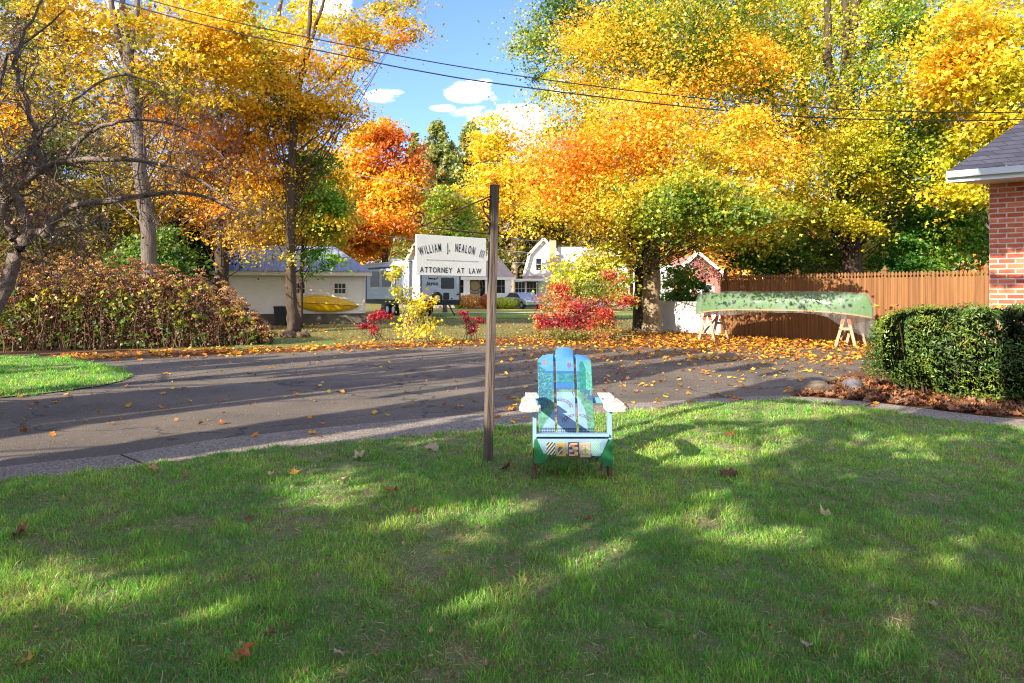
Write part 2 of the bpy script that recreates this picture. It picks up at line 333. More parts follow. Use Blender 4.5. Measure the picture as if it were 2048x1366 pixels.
bz = vnoise(x * 2.4 + 9, y * 2.4, 5) * .45 + vnoise(x * 6, y * 6, 6) * .35 + vnoise(x * 15, y * 15, 7) * .2; k = rng.random(m) < .22 + 1.6 * np.clip(bz - .52, 0, .5) * 3; x, y = x[k], y[k]; m = len(x)
V, Fc, c3 = scatter((np.array([(-.035, 0, 0), (.035, 0, 0), (.02, .5, .06), (0, 1, .02)]), np.array([(0, 1, 2), (0, 2, 3)])), np.stack([x, y, rng.uniform(.014, .028, m)], 1), rng.uniform(.02, .05, m) * np.maximum(1, y / 4.5), rng.normal(0, .35, (m, 3)) + [0, 0, 1], rng.random(m) * 6.28, palette_pick([(196, 174, 128), (164, 140, 96), (214, 198, 156), (130, 108, 76)], rng.random(m), rng, .15))
tag(npmesh('lawn_thatch', V, Fc, MATS['grass_blade'], col=c3), 'dry straw coloured thatch lying flat among the green lawn grass', 'thatch', kind='stuff')
grass('island_grass', ISL, 42000, 2, 8.2, 15.4, 0, .055, 'bright green grass on the small rounded lawn left of the driveway', dry=.2, wide=.0032, xr=(-13, -4.5))

# ------------------------------------------------------------------ fallen leaves
AUT = [(166, 92, 40), (212, 134, 44), (236, 166, 44), (244, 190, 60), (220, 128, 40), (176, 102, 50), (190, 142, 90)]
m_leaf = attr_mat('fallen_leaf', .22, .5, .05, 1.1)
def leaf_density(px, py):
    d = np.zeros(len(px))
    right = 1 / (1 + np.exp(-(px - 1080) / 60))
    d = np.maximum(d, right * np.exp(-np.clip(py - 688, 0, 999) ** 2 / (2 * 9.0 ** 2)) * (py > 664))
    d = np.maximum(d, .9 * right * (1 / (1 + np.exp(-(px - 1330) / 60))) * np.exp(-np.clip(py - 700, 0, 999) / 17) * (vnoise(px / 75, py / 8, 21) > .47))
    back = 721 - np.clip(px - 150, 0, 820) * .0385
    d = np.maximum(d, .85 * np.exp(-(py - back + 4) ** 2 / (2 * 4.5 ** 2)) * (px > 100) * (px < 1150) * (.45 + .55 * (vnoise(px / 30, py / 6, 22) > .4)))
    d = np.maximum(d, .10 * (px > 500) * (px < 1060) * (py < 692))
    d = np.maximum(d, .13 * (px > 1000) * np.exp(-np.clip(py - 700, 0, 999) / 45))
    d = np.maximum(d, .003 * (py > 700) * (py < 880))
    return d
rng = np.random.default_rng(5); n = 150000
px = rng.uniform(-60, 1760, n); py = rng.uniform(640, 900, n)
k = rng.random(n) < leaf_density(px, py) * .62
px, py = px[k], py[k]; D = 1911.5 / (py - HY); x = (px - CX) / F_PX * D
k2 = ~in_poly(x, D, LAWN) & ~in_poly(x, D, ISL); x, D, px, py = x[k2], D[k2], px[k2], py[k2]; m = len(x)
pile = np.clip(leaf_density(px, py), 0, 1)
nr = rng.normal(0, 1, (m, 3)) * np.array([.32, .32, 0]) + [0, 0, 1]
tt = np.clip(np.where(px > 1080, .35, .15) + rng.normal(.1, .3, m), 0, .99)
col = palette_pick(AUT, tt, rng, .22)
pos = np.stack([x, D, .018 + pile * rng.uniform(0, .07, m) * (D > 14)], 1)
V, Fc, cc = scatter(star(3, .5), pos, rng.uniform(.05, .115, m) * np.where(D < 14, .8, 1), nr, rng.random(m) * 6.28, col)
tag(npmesh('fallen_leaves', V, Fc, m_leaf, col=cc), 'orange and brown maple leaves drifted along the back of the driveway and scattered over it', 'leaf litter', kind='stuff')
# hedge bed litter
n = 5200; q = rng.random((n, 2)); qs = q[:, 0] * 6.6 - .6; qt = q[:, 1] ** 1.1 * 2.2 - .85 + np.abs(rng.normal(0, .22, n)); hx = 4.78 + .72 * qs + .694 * qt; hy = 9.35 - .694 * qs + .72 * qt
ok = ~in_poly(hx, hy, LAWN) & ~in_poly(hx, hy, gp(EDGE_A + EDGE_C[1:] + EDGE_B[::-1])) ; ok |= rng.random(n) < .02; hx, hy = hx[ok], hy[ok]; m = len(hx)
V, Fc, cc = scatter(star(4, .6), np.stack([hx, hy, rng.uniform(.015, .05, m)], 1), rng.uniform(.05, .11, m), rng.normal(0, 1, (m, 3)) * [.45, .45, 0] + [0, 0, 1], rng.random(m) * 6.28, palette_pick([(92, 62, 42), (126, 80, 48), (160, 106, 60), (112, 80, 58)], rng.random(m), rng, .25))
tag(npmesh('leaf_litter', V, Fc, m_leaf, col=cc), 'brown leaf litter under the clipped yew hedge on the right', 'leaf litter', kind='stuff')
# crumbs of leaf and twig over lawn and driveway
n = 3000; y = 2.2 * (17 / 2.2) ** rng.random(n); x = (rng.random(n) * 2 - 1) * .8 * y; onl = in_poly(x, y, LAWN)
V, Fc, cc = scatter(star(6, .8), np.stack([x, y, np.where(onl, rng.uniform(.02, .045, n), .012)], 1), rng.uniform(.006, .022, n) * np.maximum(1, y / 7), rng.normal(0, .4, (n, 3)) + [0, 0, 1], rng.random(n) * 6.28, palette_pick([(110, 84, 54), (150, 116, 72), (176, 150, 108), (120, 70, 44)], rng.random(n), rng, .2))
tag(npmesh('leaf_scraps', V, Fc, m_leaf, col=cc), 'tiny scraps of dry leaf strewn over the lawn and driveway', 'leaf litter', kind='stuff')
# single leaves one can count on the front lawn
LV = [(310, 947, .09, 0, 'tan leaf lying in the grass beside the walkway joint'), (370, 961, .08, 1, 'pinkish brown leaf on the left of the lawn near the walkway'),
 (542, 958, .08, 2, 'pale curled leaf near the top left of the lawn'), (589, 955, .09, 3, 'yellowish leaf standing on edge in the upper left lawn'),
 (718, 922, .13, 2, 'large tan maple leaf in the grass left of the sign post'), (867, 904, .13, 2, 'large tan maple leaf at the lawn edge, closest to the sign post'),
 (682, 970, .09, 2, 'small tan leaf below the large maple leaf left of the post'), (783, 990, .11, 4, 'orange brown maple leaf in the middle left of the lawn'),
 (722, 890, .06, 2, 'small curled leaf at the edge where the lawn meets the walkway'), (1010, 946, .11, 5, 'brown leaf just right of the foot of the sign post'),
 (37, 1078, .10, 5, 'dark brown leaf at the far left of the lawn'), (499, 1047, .06, 5, 'small red brown leaf in the shade on the left lawn'),
 (484, 1325, .105, 4, 'large orange tan maple leaf closest to the bottom of the picture'), (680, 1324, .06, 2, 'small pale leaf low in the picture right of the large one'),
 (52, 1340, .055, 3, 'narrow orange leaf in the bottom left corner'), (1177, 1050, .06, 5, 'small rust red leaf below the painted chair'),
 (1458, 876, .10, 4, 'tan maple leaf right of the chair in the sunny grass'), (1462, 957, .15, 5, 'largest dull brown leaf, lying flat right of the chair'),
 (1700, 853, .09, 4, 'tan leaf standing up near the walkway on the right'), (1312, 852, .07, 2, 'small leaf at the sunny lawn edge right of the chair back'),
 (1652, 1038, .075, 2, 'small tan leaf in the right half of the lawn'), (1862, 1222, .05, 2, 'small pale leaf low on the right side of the lawn'),
 (540, 1284, .05, 5, 'small brown leaf by the bare patch at the lower left'), (826, 1033, .05, 4, 'small tan leaf near the middle of the lawn'),
 (1614, 1305, .05, 2, 'tiny curled leaf near the bottom right of the lawn'), (1245, 752, .09, 4, 'orange leaf on the asphalt right behind the chair back')]
LC = [(196, 140, 84), (170, 120, 98), (206, 176, 140), (206, 160, 60), (204, 116, 58), (130, 78, 54)]
for i, (a, c, s, ci, lb) in enumerate(LV):
    gx, gy = G(a, c); r = np.random.default_rng(i + 50)
    V, Fc = star(i, .55); V = V * s; R = rots(np.array([[r.normal(0, .35), -.08 + r.normal(0, .15), 1]]), np.array([r.random() * 6.28]))[0]
    V = V @ R.T; V[:, 2] += .03 - V[:, 2].min() * .3
    o = npmesh('fallen_leaf', V, Fc, m_leaf, col=np.tile(s2l(*LC[ci]), (len(V), 1)) * r.uniform(.8, 1.1))
    o.location = (gx, gy, 0); tag(o, lb, 'leaf', 'single leaves lying on the lawn')

# ------------------------------------------------------------------ trees
m_bark = mat('grey_bark', s2l(116, 104, 94), .9, noise=(9, .9, s2l(70, 60, 52)), bump=1.0, bscale=26, stretch=(1, 1, .22))
m_barkd = mat('dark_bark', s2l(84, 70, 56), .9, noise=(9, .9, s2l(48, 40, 34)), bump=1.0, bscale=26, stretch=(1, 1, .22))
m_barkt = mat('tan_bark', s2l(160, 142, 112), .9, noise=(7, .9, s2l(112, 98, 78)), bump=1.0, bscale=24, stretch=(1, 1, .2))
m_tleaf = attr_mat('tree_leaf', .45, .5, .05, 1.25)
def smooth_pts(pts, rad, per=5, wob=0., rng=None):
    pts = [np.array(p, float) for p in pts]; out = []; ro = []
    for i in range(len(pts) - 1):
        p0, p1, p2, p3 = pts[max(i - 1, 0)], pts[i], pts[i + 1], pts[min(i + 2, len(pts) - 1)]
        for j in range(per):
            t = j / per
            q = .5 * ((2 * p1) + (-p0 + p2) * t + (2 * p0 - 5 * p1 + 4 * p2 - p3) * t * t + (-p0 + 3 * p1 - 3 * p2 + p3) * t ** 3)
            if wob and rng is not None and i + j > 0: q = q + rng.normal(0, wob, 3) * [1, 1, .3]
            out.append(q); ro.append(rad[i] * (1 - t) + rad[i + 1] * t)
    out.append(pts[-1]); ro.append(rad[-1]); return out, ro
def tree(name, label, trunk, rad, crowns, nclump, nleaf, size, pal, seed, bark=None, cat='tree', group=None, tone=None, limbs=True, extra=(), flat=.33, spread=1.0, nrm_up=.9, tpl=None, branch_r=.028, sphere=.92, dense=1.0):
    """trunk: list of points; crowns: ellipsoids (cx,cy,cz,rx,ry,rz,weight)"""
    rng = np.random.default_rng(seed); bark = bark or m_bark; base = np.array(trunk[0], float); base[2] = 0
    root = thing(name, label, cat, tuple(base), group=group)
    tp, tr_ = smooth_pts([np.array(p) - base for p in trunk], rad, 6, rad[0] * .07, rng)
    tr_[0] *= 1.25
    mb = MB(); mb.tube(tp, tr_, 12)
    for pts, rr in extra:
        a, c = smooth_pts([np.array(p) - base for p in pts], rr, 5, .02, rng); mb.tube(a, c, 8)
    w = np.array([c[6] if len(c) > 6 else c[3] * c[4] * c[5] for c in crowns], float); w /= w.sum()
    ci = rng.choice(len(crowns), nclump, p=w); cr = np.array([c[:6] for c in crowns], float)[ci]
    d = rng.normal(0, 1, (nclump, 3)); d /= np.linalg.norm(d, axis=1, keepdims=True)
    rr = (1 - (1 - sphere) * 0) * rng.random(nclump) ** .42
    cc = cr[:, :3] + d * rr[:, None] * cr[:, 3:6] - base
    if limbs:
        T = np.array(tp)
        for i in rng.permutation(nclump)[:int(nclump * .2)]:
            c = cc[i]; h = max(c[2] * rng.uniform(.35, .8), min(T[:, 2].max() * .15, 2.0)); j = int(np.argmin(np.abs(T[:, 2] - min(h, T[-1, 2]))))
            a = T[j]; mid = a * .5 + c * .5 + np.array([0, 0, -abs(c[2] - a[2]) * .12]) + rng.normal(0, .12, 3)
            r0 = min(tr_[j] * .45, branch_r)
            pts, r2 = smooth_pts([a, mid, c], [r0, r0 * .55, r0 * .15], 3, .03, rng); mb.tube(pts, r2, 5, cap=False)
    mb.build('trunk', bark, root, smooth=True)
    # leaves gathered in flat sprays round the clump centres
    per = rng.dirichlet(np.ones(nclump) * 2.5) * nleaf; per = np.maximum(per.astype(int), 3); idx = np.repeat(np.arange(nclump), per); m = len(idx)
    cs = (cr[:, 3:6].mean(1) * .19 + .12) * rng.uniform(.6, 1.4, nclump) * spread
    tilt = rng.normal(0, .25, (nclump, 2))
    off = rng.normal(0, 1, (m, 3)) * np.array([1, 1, flat]) * cs[idx][:, None]; off[:, 2] += off[:, 0] * tilt[idx, 0] + off[:, 1] * tilt[idx, 1] - .12 * (off[:, 0] ** 2 + off[:, 1] ** 2) / np.maximum(cs[idx], .1)
    pos = cc[idx] + off
    k = pos[:, 2] > .05; pos = pos[k]; idx = idx[k]; m = len(idx)
    wp = pos + base
    tv = vnoise(wp[:, 0] * .55 + seed, wp[:, 2] * .55 + wp[:, 1] * .3, 31) * .75 + rng.normal(0, .09, m) + rng.normal(0, .10, nclump)[idx]
    t = tone(wp, tv, rng) if tone else tv
    col = palette_pick(pal, t, rng, .16)
    nr = rng.normal(0, 1, (m, 3)) * [.85, .85, .5] + [-.18, -.24, nrm_up]
    V, Fc, c3 = scatter(tpl or KITE, pos, size * rng.choice([.6, .8, 1.0, 1.25, 1.5], m) * rng.uniform(.85, 1.15, m), nr, rng.random(m) * 6.28, col)
    npmesh('crown', V, Fc, m_tleaf, root, col=c3); return root
def ell(px, py, D, rx, ry, rd=None, w=None):
    """crown ellipsoid given by where its middle is seen and how wide and high it looks (in photo px) at distance D"""
    p = P(px, py, D); a = rx / F_PX * D; c = ry / F_PX * D; rd = rd or (a + c) / 2
    return (p.x, p.y, p.z, a, rd, c) + ((w,) if w else (rx * ry,))
def tr(*q): return [tuple(P(a, b, D)) for a, b, D in q]
GOLD = [(84, 106, 30), (140, 142, 34), (206, 176, 34), (240, 194, 40), (238, 166, 34), (206, 122, 28)]
YEL = [(66, 100, 26), (112, 142, 30), (170, 178, 34), (218, 200, 40), (242, 200, 44), (236, 166, 34)]
ORA = [(84, 122, 28), (146, 160, 32), (214, 190, 36), (244, 192, 38), (242, 160, 34), (224, 124, 28), (190, 92, 26)]
GRN = [(26, 62, 24), (44, 96, 28), (70, 128, 34), (104, 152, 40), (150, 170, 44), (190, 180, 50)]
OLV = [(56, 72, 28), (90, 98, 30), (134, 122, 36), (178, 144, 42), (200, 150, 46), (186, 112, 40)]
EVG = [(20, 44, 26), (32, 66, 34), (50, 88, 40), (72, 108, 46)]

B = lambda px, D, dz=0.: ((px - CX) / F_PX * D, D, dz)
# --- right side
def tone7(w, tv, rng):
    z = w[:, 2]; x = w[:, 0]
    o = .25 + .31 * np.exp(-((z - 5.0 - .12 * x) / 1.25) ** 2) + .06 * np.sin(x * 1.7 + z) + (tv - .375) * .85 
    return o
tree('maple_tree', 'orange and yellow maple with a slim dark trunk at the back edge of the driveway',
     [B(1277, 23.9)] + tr((1279, 600, 23.9), (1281, 530, 23.9), (1287, 450, 23.9), (1297, 340, 23.9), (1300, 230, 23.9), (1306, 120, 23.8), (1312, -60, 23.7)), [.235, .20, .185, .165, .13, .10, .08, .04],
     [ell(1290, 330, 21.5, 250, 130, 4), ell(1165, 350, 21, 115, 85, 3.2), ell(1450, 380, 20.5, 130, 100, 3.6), ell(1330, 440, 20.8, 145, 46, 3.2), ell(1330, 180, 22, 230, 120, 4), ell(1400, 60, 22, 230, 90, 4), ell(1200, 120, 23.6, 110, 90, w=5500), ell(1480, 470, 23.2, 80, 50), ell(1281, 405, 18.2, 95, 50, 1.4, w=2200), ell(1405, 402, 16.8, 115, 60, 1.4, w=9500), ell(1500, 410, 15.9, 80, 62, 1.3, w=6500), ell(1420, 290, 17, 110, 70, 1.6, w=3500)],
     560, 150000, .080, ORA, 71, m_barkd, tone=tone7, tpl=lobed())
tree('tulip_tree', 'tall yellow tree with a broad pale trunk standing right beside the dark maple trunk',
     [B(1304, 23.2)] + tr((1303, 600, 23.2), (1304, 520, 23.3), (1310, 400, 24), (1330, 200, 25), (1360, -60, 26)), [.33, .30, .285, .24, .2, .1],
     [ell(1180, 70, 27, 170, 90), ell(1330, 0, 27, 260, 110), ell(1500, 90, 27, 150, 130), ell(1120, 190, 27, 70, 70, w=3500), ell(1200, 300, 27, 100, 70, w=4000), ell(1060, 90, 27, 30, 70, w=1100)],
     280, 58000, .10, YEL, 72, m_barkt, tpl=lobed())
def tone9(w, tv, rng): return .33 + (tv - .375) * 1.0 + .10 * np.clip((w[:, 2] - 5) / 4, -1, 1)
tree('maple_tree', 'large yellow green maple whose stout trunk rises behind the brown fence',
     [B(1712, 23.0)] + tr((1706, 540, 23), (1696, 470, 23), (1690, 380, 23), (1690, 250, 23), (1700, 130, 23), (1715, -40, 23)), [.38, .33, .30, .27, .24, .2, .1],
     [ell(1700, 250, 22.6, 220, 120), ell(1820, 180, 22.8, 160, 150), ell(1600, 330, 22.6, 140, 100), ell(1780, 340, 22.4, 170, 70), ell(1880, 40, 23, 200, 100), ell(1560, 440, 22.5, 120, 60), ell(1680, 430, 22.2, 70, 50), ell(1930, 300, 22.8, 90, 80)],
     500, 112000, .084, YEL, 73, m_barkd, tone=tone9, tpl=lobed(),
     extra=[(tr((1690, 250, 23), (1660, 130, 23.2), (1655, 20, 23.2), (1650, -80, 23)), [.2, .15, .12, .08]), (tr((1698, 180, 23), (1730, 110, 22.8), (1760, 40, 22.8), (1790, -60, 23)), [.16, .13, .1, .06]), (tr((1690, 150, 23), (1692, 60, 23), (1688, -60, 23)), [.17, .13, .08])])
tree('ash_tree', 'yellow tree with an upright dark trunk showing high up between the two maples',
     [B(1600, 28)] + tr((1602, 400, 28), (1604, 200, 28), (1608, 90, 28), (1612, -60, 28)), [.3, .27, .22, .19, .1],
     [ell(1560, 120, 28.5, 110, 120), ell(1660, -20, 29, 120, 70), ell(1540, 250, 28.5, 100, 90), ell(1750, 60, 29, 110, 80, w=4000)], 120, 17000, .16, YEL, 74, m_barkd)
tree('maple_tree', 'golden maple on the far right leaning over the grey roof',
     [B(2030, 19)] + tr((2020, 400, 19), (2000, 260, 19), (1996, 180, 19), (2000, 60, 19), (2005, -60, 19)), [.24, .2, .17, .15, .12, .06],
     [ell(2000, 140, 18.8, 130, 110), ell(1930, 60, 18.8, 120, 90), ell(1960, 330, 19.6, 90, 80), ell(2080, 240, 18.4, 90, 100)], 150, 24000, .115, YEL, 75, m_bark,
     tone=lambda w, tv, r: .30 + tv * .8, tpl=lobed())
tree('evergreen_tree', 'dark green broad evergreen behind the fence beside the brick wall', [B(1880, 24)] + tr((1882, 480, 24), (1885, 380, 24)), [.18, .14, .05],
     [ell(1880, 470, 23.6, 110, 80), ell(1930, 420, 23.2, 70, 80), ell(1800, 520, 23.6, 70, 45)], 120, 17000, .12, GRN[1:], 76, m_barkd, tone=lambda w, tv, r: tv * .8)
tree('willow_tree', 'pale yellow green drooping tree behind the fence', [B(1775, 28)] + tr((1778, 480, 28), (1780, 400, 28)), [.16, .12, .05],
     [ell(1775, 480, 28, 70, 90), ell(1650, 510, 27, 60, 50), ell(1560, 500, 27, 60, 55)], 80, 12000, .14, [(150, 160, 60), (196, 190, 80), (222, 208, 110), (170, 170, 60)], 77, m_bark, flat=1.3)
tree('evergreen_shrub', 'dark green bush rising behind the shaded part of the fence', [B(1535, 24)] + tr((1535, 560, 24),  (1535, 520, 24)), [.07, .06, .02],
     [ell(1500, 515, 24, 60, 35), ell(1590, 510, 24, 50, 35), ell(1650, 520, 24.5, 50, 40)], 60, 8000, .12, GRN[1:], 78, m_barkd)
# --- middle background
def tone_or(w, tv, rng): return .62 + (tv - .375) * .8 + .22 * np.clip((w[:, 0] + 9) / 4, -1, 1)
tree('maple_tree', 'rounded bright orange maple behind the white camper', [B(770, 52)] + tr((770, 500, 52), (768, 400, 52)), [.3, .25, .1],
     [ell(755, 340, 52, 90, 90), ell(790, 420, 51, 75, 90), ell(700, 430, 51, 70, 90), ell(740, 270, 52, 70, 45), ell(700, 480, 50, 60, 50)], 260, 34000, .24, GOLD[2:] + [(196, 88, 26)], 81, m_bark, tone=tone_or)
tree('cottonwood_tree', 'bright yellow tree with a thin pale trunk seen just right of the sign post', [B(1030, 76)] + tr((1028, 500, 76), (1024, 380, 76), (1010, 260, 76)), [.4, .34, .26, .07],
     [ell(1010, 370, 76, 85, 80), ell(985, 290, 76, 45, 60), ell(1060, 410, 75, 70, 60), ell(960, 400, 75, 60, 60), ell(1085, 340, 76, 50, 60)], 260, 36000, .31, YEL[2:], 82, m_barkt,
     tone=lambda w, tv, r: .1 + tv)
tree('birch_tree', 'yellow green tree directly behind the hanging sign', [B(890, 48)] + tr((890, 500, 48), (892, 420, 48)), [.15, .12, .05],
     [ell(895, 430, 48, 45, 60), ell(920, 480, 47, 60, 45)], 90, 12000, .22, GRN[3:] + [(226, 200, 50)], 83, m_bark)
def spruce(px, top, D, wpx, seed, label):
    p = P(px, top, D); base = np.array([p.x, D, 0.]); H = p.z; rw = wpx / F_PX * D / 2; rng = np.random.default_rng(seed)
    root = thing('spruce_tree', label, 'tree', tuple(base), group='spruces on the skyline')
    MB().tube([(0, 0, 0), (0, 0, H * .99)], [.3, .03], 7).build('trunk', m_barkd, root)
    n = 330; h = rng.uniform(.2, .985, n); ln = rw * (1 - h) ** .7 * 3.2 * rng.uniform(.7, 1.15, n); az = rng.random(n) * 6.28
    per = 44; i = np.repeat(np.arange(n), per); f = rng.random(n * per) ** .7
    pos = np.stack([np.cos(az[i]) * ln[i] * f, np.sin(az[i]) * ln[i] * f, H * h[i] - ln[i] * f * (.35 - .35 * f) - rng.random(n * per) * .35 * ln[i] * .5], 1) + rng.normal(0, .14, (n * per, 3))
    col = palette_pick([(70, 92, 52), (110, 128, 66), (156, 162, 84), (190, 184, 92)], rng.random(n * per) * .7 + f * .3, rng, .15)
    V, Fc, c3 = scatter(KITE, pos, rng.uniform(.3, .55, n * per), rng.normal(0, 1, (n * per, 3)) + [0, 0, .3], rng.random(n * per) * 6.28, col)
    npmesh('crown', V, Fc, m_tleaf, root, col=c3)
spruce(876, 238, 82, 96, 1, 'tallest green spruce on the skyline left of the sign post'); spruce(942, 240, 88, 80, 2, 'grey green spruce just right of the tallest one on the skyline')
spruce(830, 264, 92, 46, 3, 'smallest spruce on the skyline at the edge of the orange maple'); spruce(1180, 205, 96, 60, 4, 'pale green conifer top showing behind the orange maple')
tree('oak_tree', 'shaded olive yellow tree behind the porch house', [B(1046, 80)] + tr((1046, 520, 80), (1046, 470, 80)), [.7, .65, .5],
     [ell(1050, 510, 78, 60, 60), ell(990, 500, 78, 50, 50), ell(1100, 470, 78, 60, 60)], 120, 14000, .3, OLV, 84, m_bark, tone=lambda w, tv, r: tv * .9)
# --- left side
tree('tulip_tree', 'tall grey trunked tree forking high up behind the hydrangea hedge',
     [B(299, 21)] + tr((298, 540, 21), (295, 460, 21), (284, 360, 21), (276, 280, 21), (268, 200, 21), (256, 100, 21), (246, 30, 21), (238, -60, 21)), [.25, .225, .215, .2, .19, .175, .15, .1, .07],
     [ell(360, 120, 21.5, 130, 90), ell(200, 40, 21.5, 130, 60), ell(130, 160, 22, 120, 90, w=5000), ell(420, 50, 22, 110, 60), ell(450, 180, 22, 60, 60, w=3000)], 130, 15000, .12, GOLD, 91, m_bark, tpl=lobed(),
     extra=[(tr((262, 150, 21), (240, 90, 21), (226, 20, 21), (220, -60, 21)), [.12, .1, .09, .05]), (tr((258, 120, 21), (272, 50, 21), (280, -60, 21)), [.1, .09, .05])])
tree('maple_tree', 'orange leaved maple with a rough trunk left of the white shed',
     [B(445, 26)] + tr((444, 560, 26), (442, 470, 26), (446, 380, 26), (440, 250, 26.2), (430, 100, 26)), [.27, .25, .23, .18, .12, .06],
     [ell(420, 280, 26, 120, 80), ell(380, 390, 26, 110, 60), ell(470, 450, 25.4, 90, 60, w=3500), ell(350, 200, 26.5, 110, 80)], 190, 28000, .125, OLV[2:5] + GOLD[2:], 92, m_barkd,
     tone=lambda w, tv, r: .25 + tv, extra=[(tr((442, 440, 26), (462, 380, 26), (478, 320, 26), (500, 240, 26)), [.17, .16, .13, .05])])
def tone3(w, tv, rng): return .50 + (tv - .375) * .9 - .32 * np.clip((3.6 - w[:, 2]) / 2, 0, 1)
tree('maple_tree', 'golden maple with a straight dark trunk in front of the white shed',
     [B(587, 24.9)] + tr((583, 600, 24.9), (581, 520, 24.9), (582, 400, 24.9), (585, 300, 24.9), (592, 220, 24.9), (603, 150, 24.9), (618, 60, 24.9), (628, -60, 24.9)), [.235, .19, .175, .155, .14, .12, .10, .08, .05],
     [ell(590, 250, 26.0, 130, 60), ell(560, 350, 26.2, 110, 50), ell(640, 200, 25, 130, 40, w=4200), ell(520, 200, 25, 90, 60), ell(640, 110, 25, 110, 50, w=2600), ell(610, 440, 25.8, 90, 40, w=2600), ell(740, 60, 25, 110, 45, w=3000), ell(500, 120, 25, 90, 70), ell(540, 515, 24.6, 90, 26, w=900), ell(790, 20, 25, 70, 40, w=1400)],
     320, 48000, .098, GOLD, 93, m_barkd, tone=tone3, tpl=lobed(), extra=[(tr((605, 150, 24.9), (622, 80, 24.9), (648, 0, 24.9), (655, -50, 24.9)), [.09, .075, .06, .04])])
tree('sapling', 'thin dark stemmed young tree just right of the straight maple trunk', [B(601, 26.5)] + tr((603, 560, 26.5), (606, 480, 26.5), (608, 380, 26.5), (612, 300, 26.5)), [.09, .075, .06, .05, .02],
     [ell(640, 420, 26, 50, 60), ell(620, 330, 26.5, 50, 50), ell(640, 520, 25.6, 55, 22, w=700)], 60, 6500, .12, GRN[2:], 94, m_barkd)
tree('poplar_tree', 'tall slender yellow tree leaning against the sky at the top left', [B(520, 33)] + tr((522, 400, 33), (528, 200, 33), (545, 100, 33), (562, 0, 33), (570, -60, 33)), [.25, .22, .18, .14, .1, .05],
     [ell(520, 120, 33, 90, 80), ell(570, 40, 33, 110, 50, w=3500), ell(470, 60, 33, 90, 60), ell(400, 20, 33, 100, 50)], 120, 13000, .17, YEL[2:], 95, m_bark)
tree('birch_tree', 'white trunked birch between the maples and the orange tree', [B(618, 40)] + tr((617, 480, 40), (615, 400, 40), (614, 300, 40)), [.16, .15, .13, .05],
     [ell(640, 330, 40, 60, 60), ell(670, 400, 40, 50, 60), ell(610, 460, 40, 60, 50)], 100, 12000, .19, GOLD[1:5], 96, mat('white_bark', s2l(214, 206, 190), .8, noise=(14, .7, s2l(120, 110, 98)), stretch=(1, 1, 3)))
tree('maple_tree', 'shaded olive and orange maple low behind the left end of the hedge', [B(90, 25)] + tr((92, 480, 25), (95, 380, 25)), [.22, .2, .1],
     [ell(100, 470, 25, 150, 75), ell(200, 420, 25, 90, 70), ell(0, 420, 25, 100, 110)], 200, 24000, .14, OLV, 97, m_barkd, tone=lambda w, tv, r: .1 + tv * .9)
tree('maple_tree', 'golden orange maple crown behind the crab apple at the upper left', [B(110, 31)] + tr((110, 350, 31), (120, 150, 31), (130, 0, 31)), [.28, .25, .2, .1],
     [ell(120, 250, 31, 160, 120), ell(60, 80, 31, 150, 100), ell(230, 330, 31, 110, 90), ell(-30, 250, 31, 110, 160)], 250, 34000, .16, GOLD, 98, m_bark)
tree('green_shrub', 'bright green leafy bush behind the tall grey trunk', [B(340, 24)] + tr((340, 560, 24), (340, 510, 24)), [.06, .05, .02],
     [ell(335, 510, 23.6, 45, 50), ell(270, 520, 24, 45, 40)], 60, 8500, .11, [(56, 92, 30), (88, 124, 38), (120, 150, 46), (150, 160, 56)], 99, m_barkd)
tree('evergreen_tree', 'very dark evergreen behind the hedge left of the shed', [B(385, 29)] + tr((385, 500, 29), (385, 400, 29)), [.2, .15, .05],
     [ell(390, 470, 29, 50, 90), ell(350, 420, 29.5, 50, 60)], 80, 11000, .16, EVG[:3], 100, m_barkd)
tree('maple_tree', 'hazy orange and yellow tree behind the shed roof', [B(540, 42)] + tr((540, 480, 42), (540, 380, 42)), [.25, .2, .1],
     [ell(530, 430, 42, 110, 70), ell(460, 380, 42, 80, 80), ell(620, 440, 42, 70, 60)], 150, 17000, .22, GOLD, 101, m_bark)

# far wood that reads as one mass
rng = np.random.default_rng(8); n = 52000
az = rng.uniform(-.86, .86, n); D = rng.uniform(95, 120, n); x = az * D
top = 9 + 9 * vnoise(x / 11, D / 30, 41) + np.where((az > -.17) & (az < .03), -4, 6.0)
z = rng.random(n) ** .8 * top * (.7 + .3 * vnoise(x / 3, D, 42))
col = palette_pick(OLV[1:] + [(240, 190, 50), (150, 150, 50)], vnoise(x / 9, z / 6, 43) * .7 + rng.random(n) * .3, rng, .2)
V, Fc, c3 = scatter(KITE, np.stack([x, D, z], 1), rng.uniform(.7, 1.3, n), rng.normal(0, 1, (n, 3)) + [0, -.4, .3], rng.random(n) * 6.28, col)
tag(npmesh('distant_woods', V, Fc, m_tleaf, col=c3), 'autumn woods far behind the houses reading as one mass', 'woods', kind='stuff')

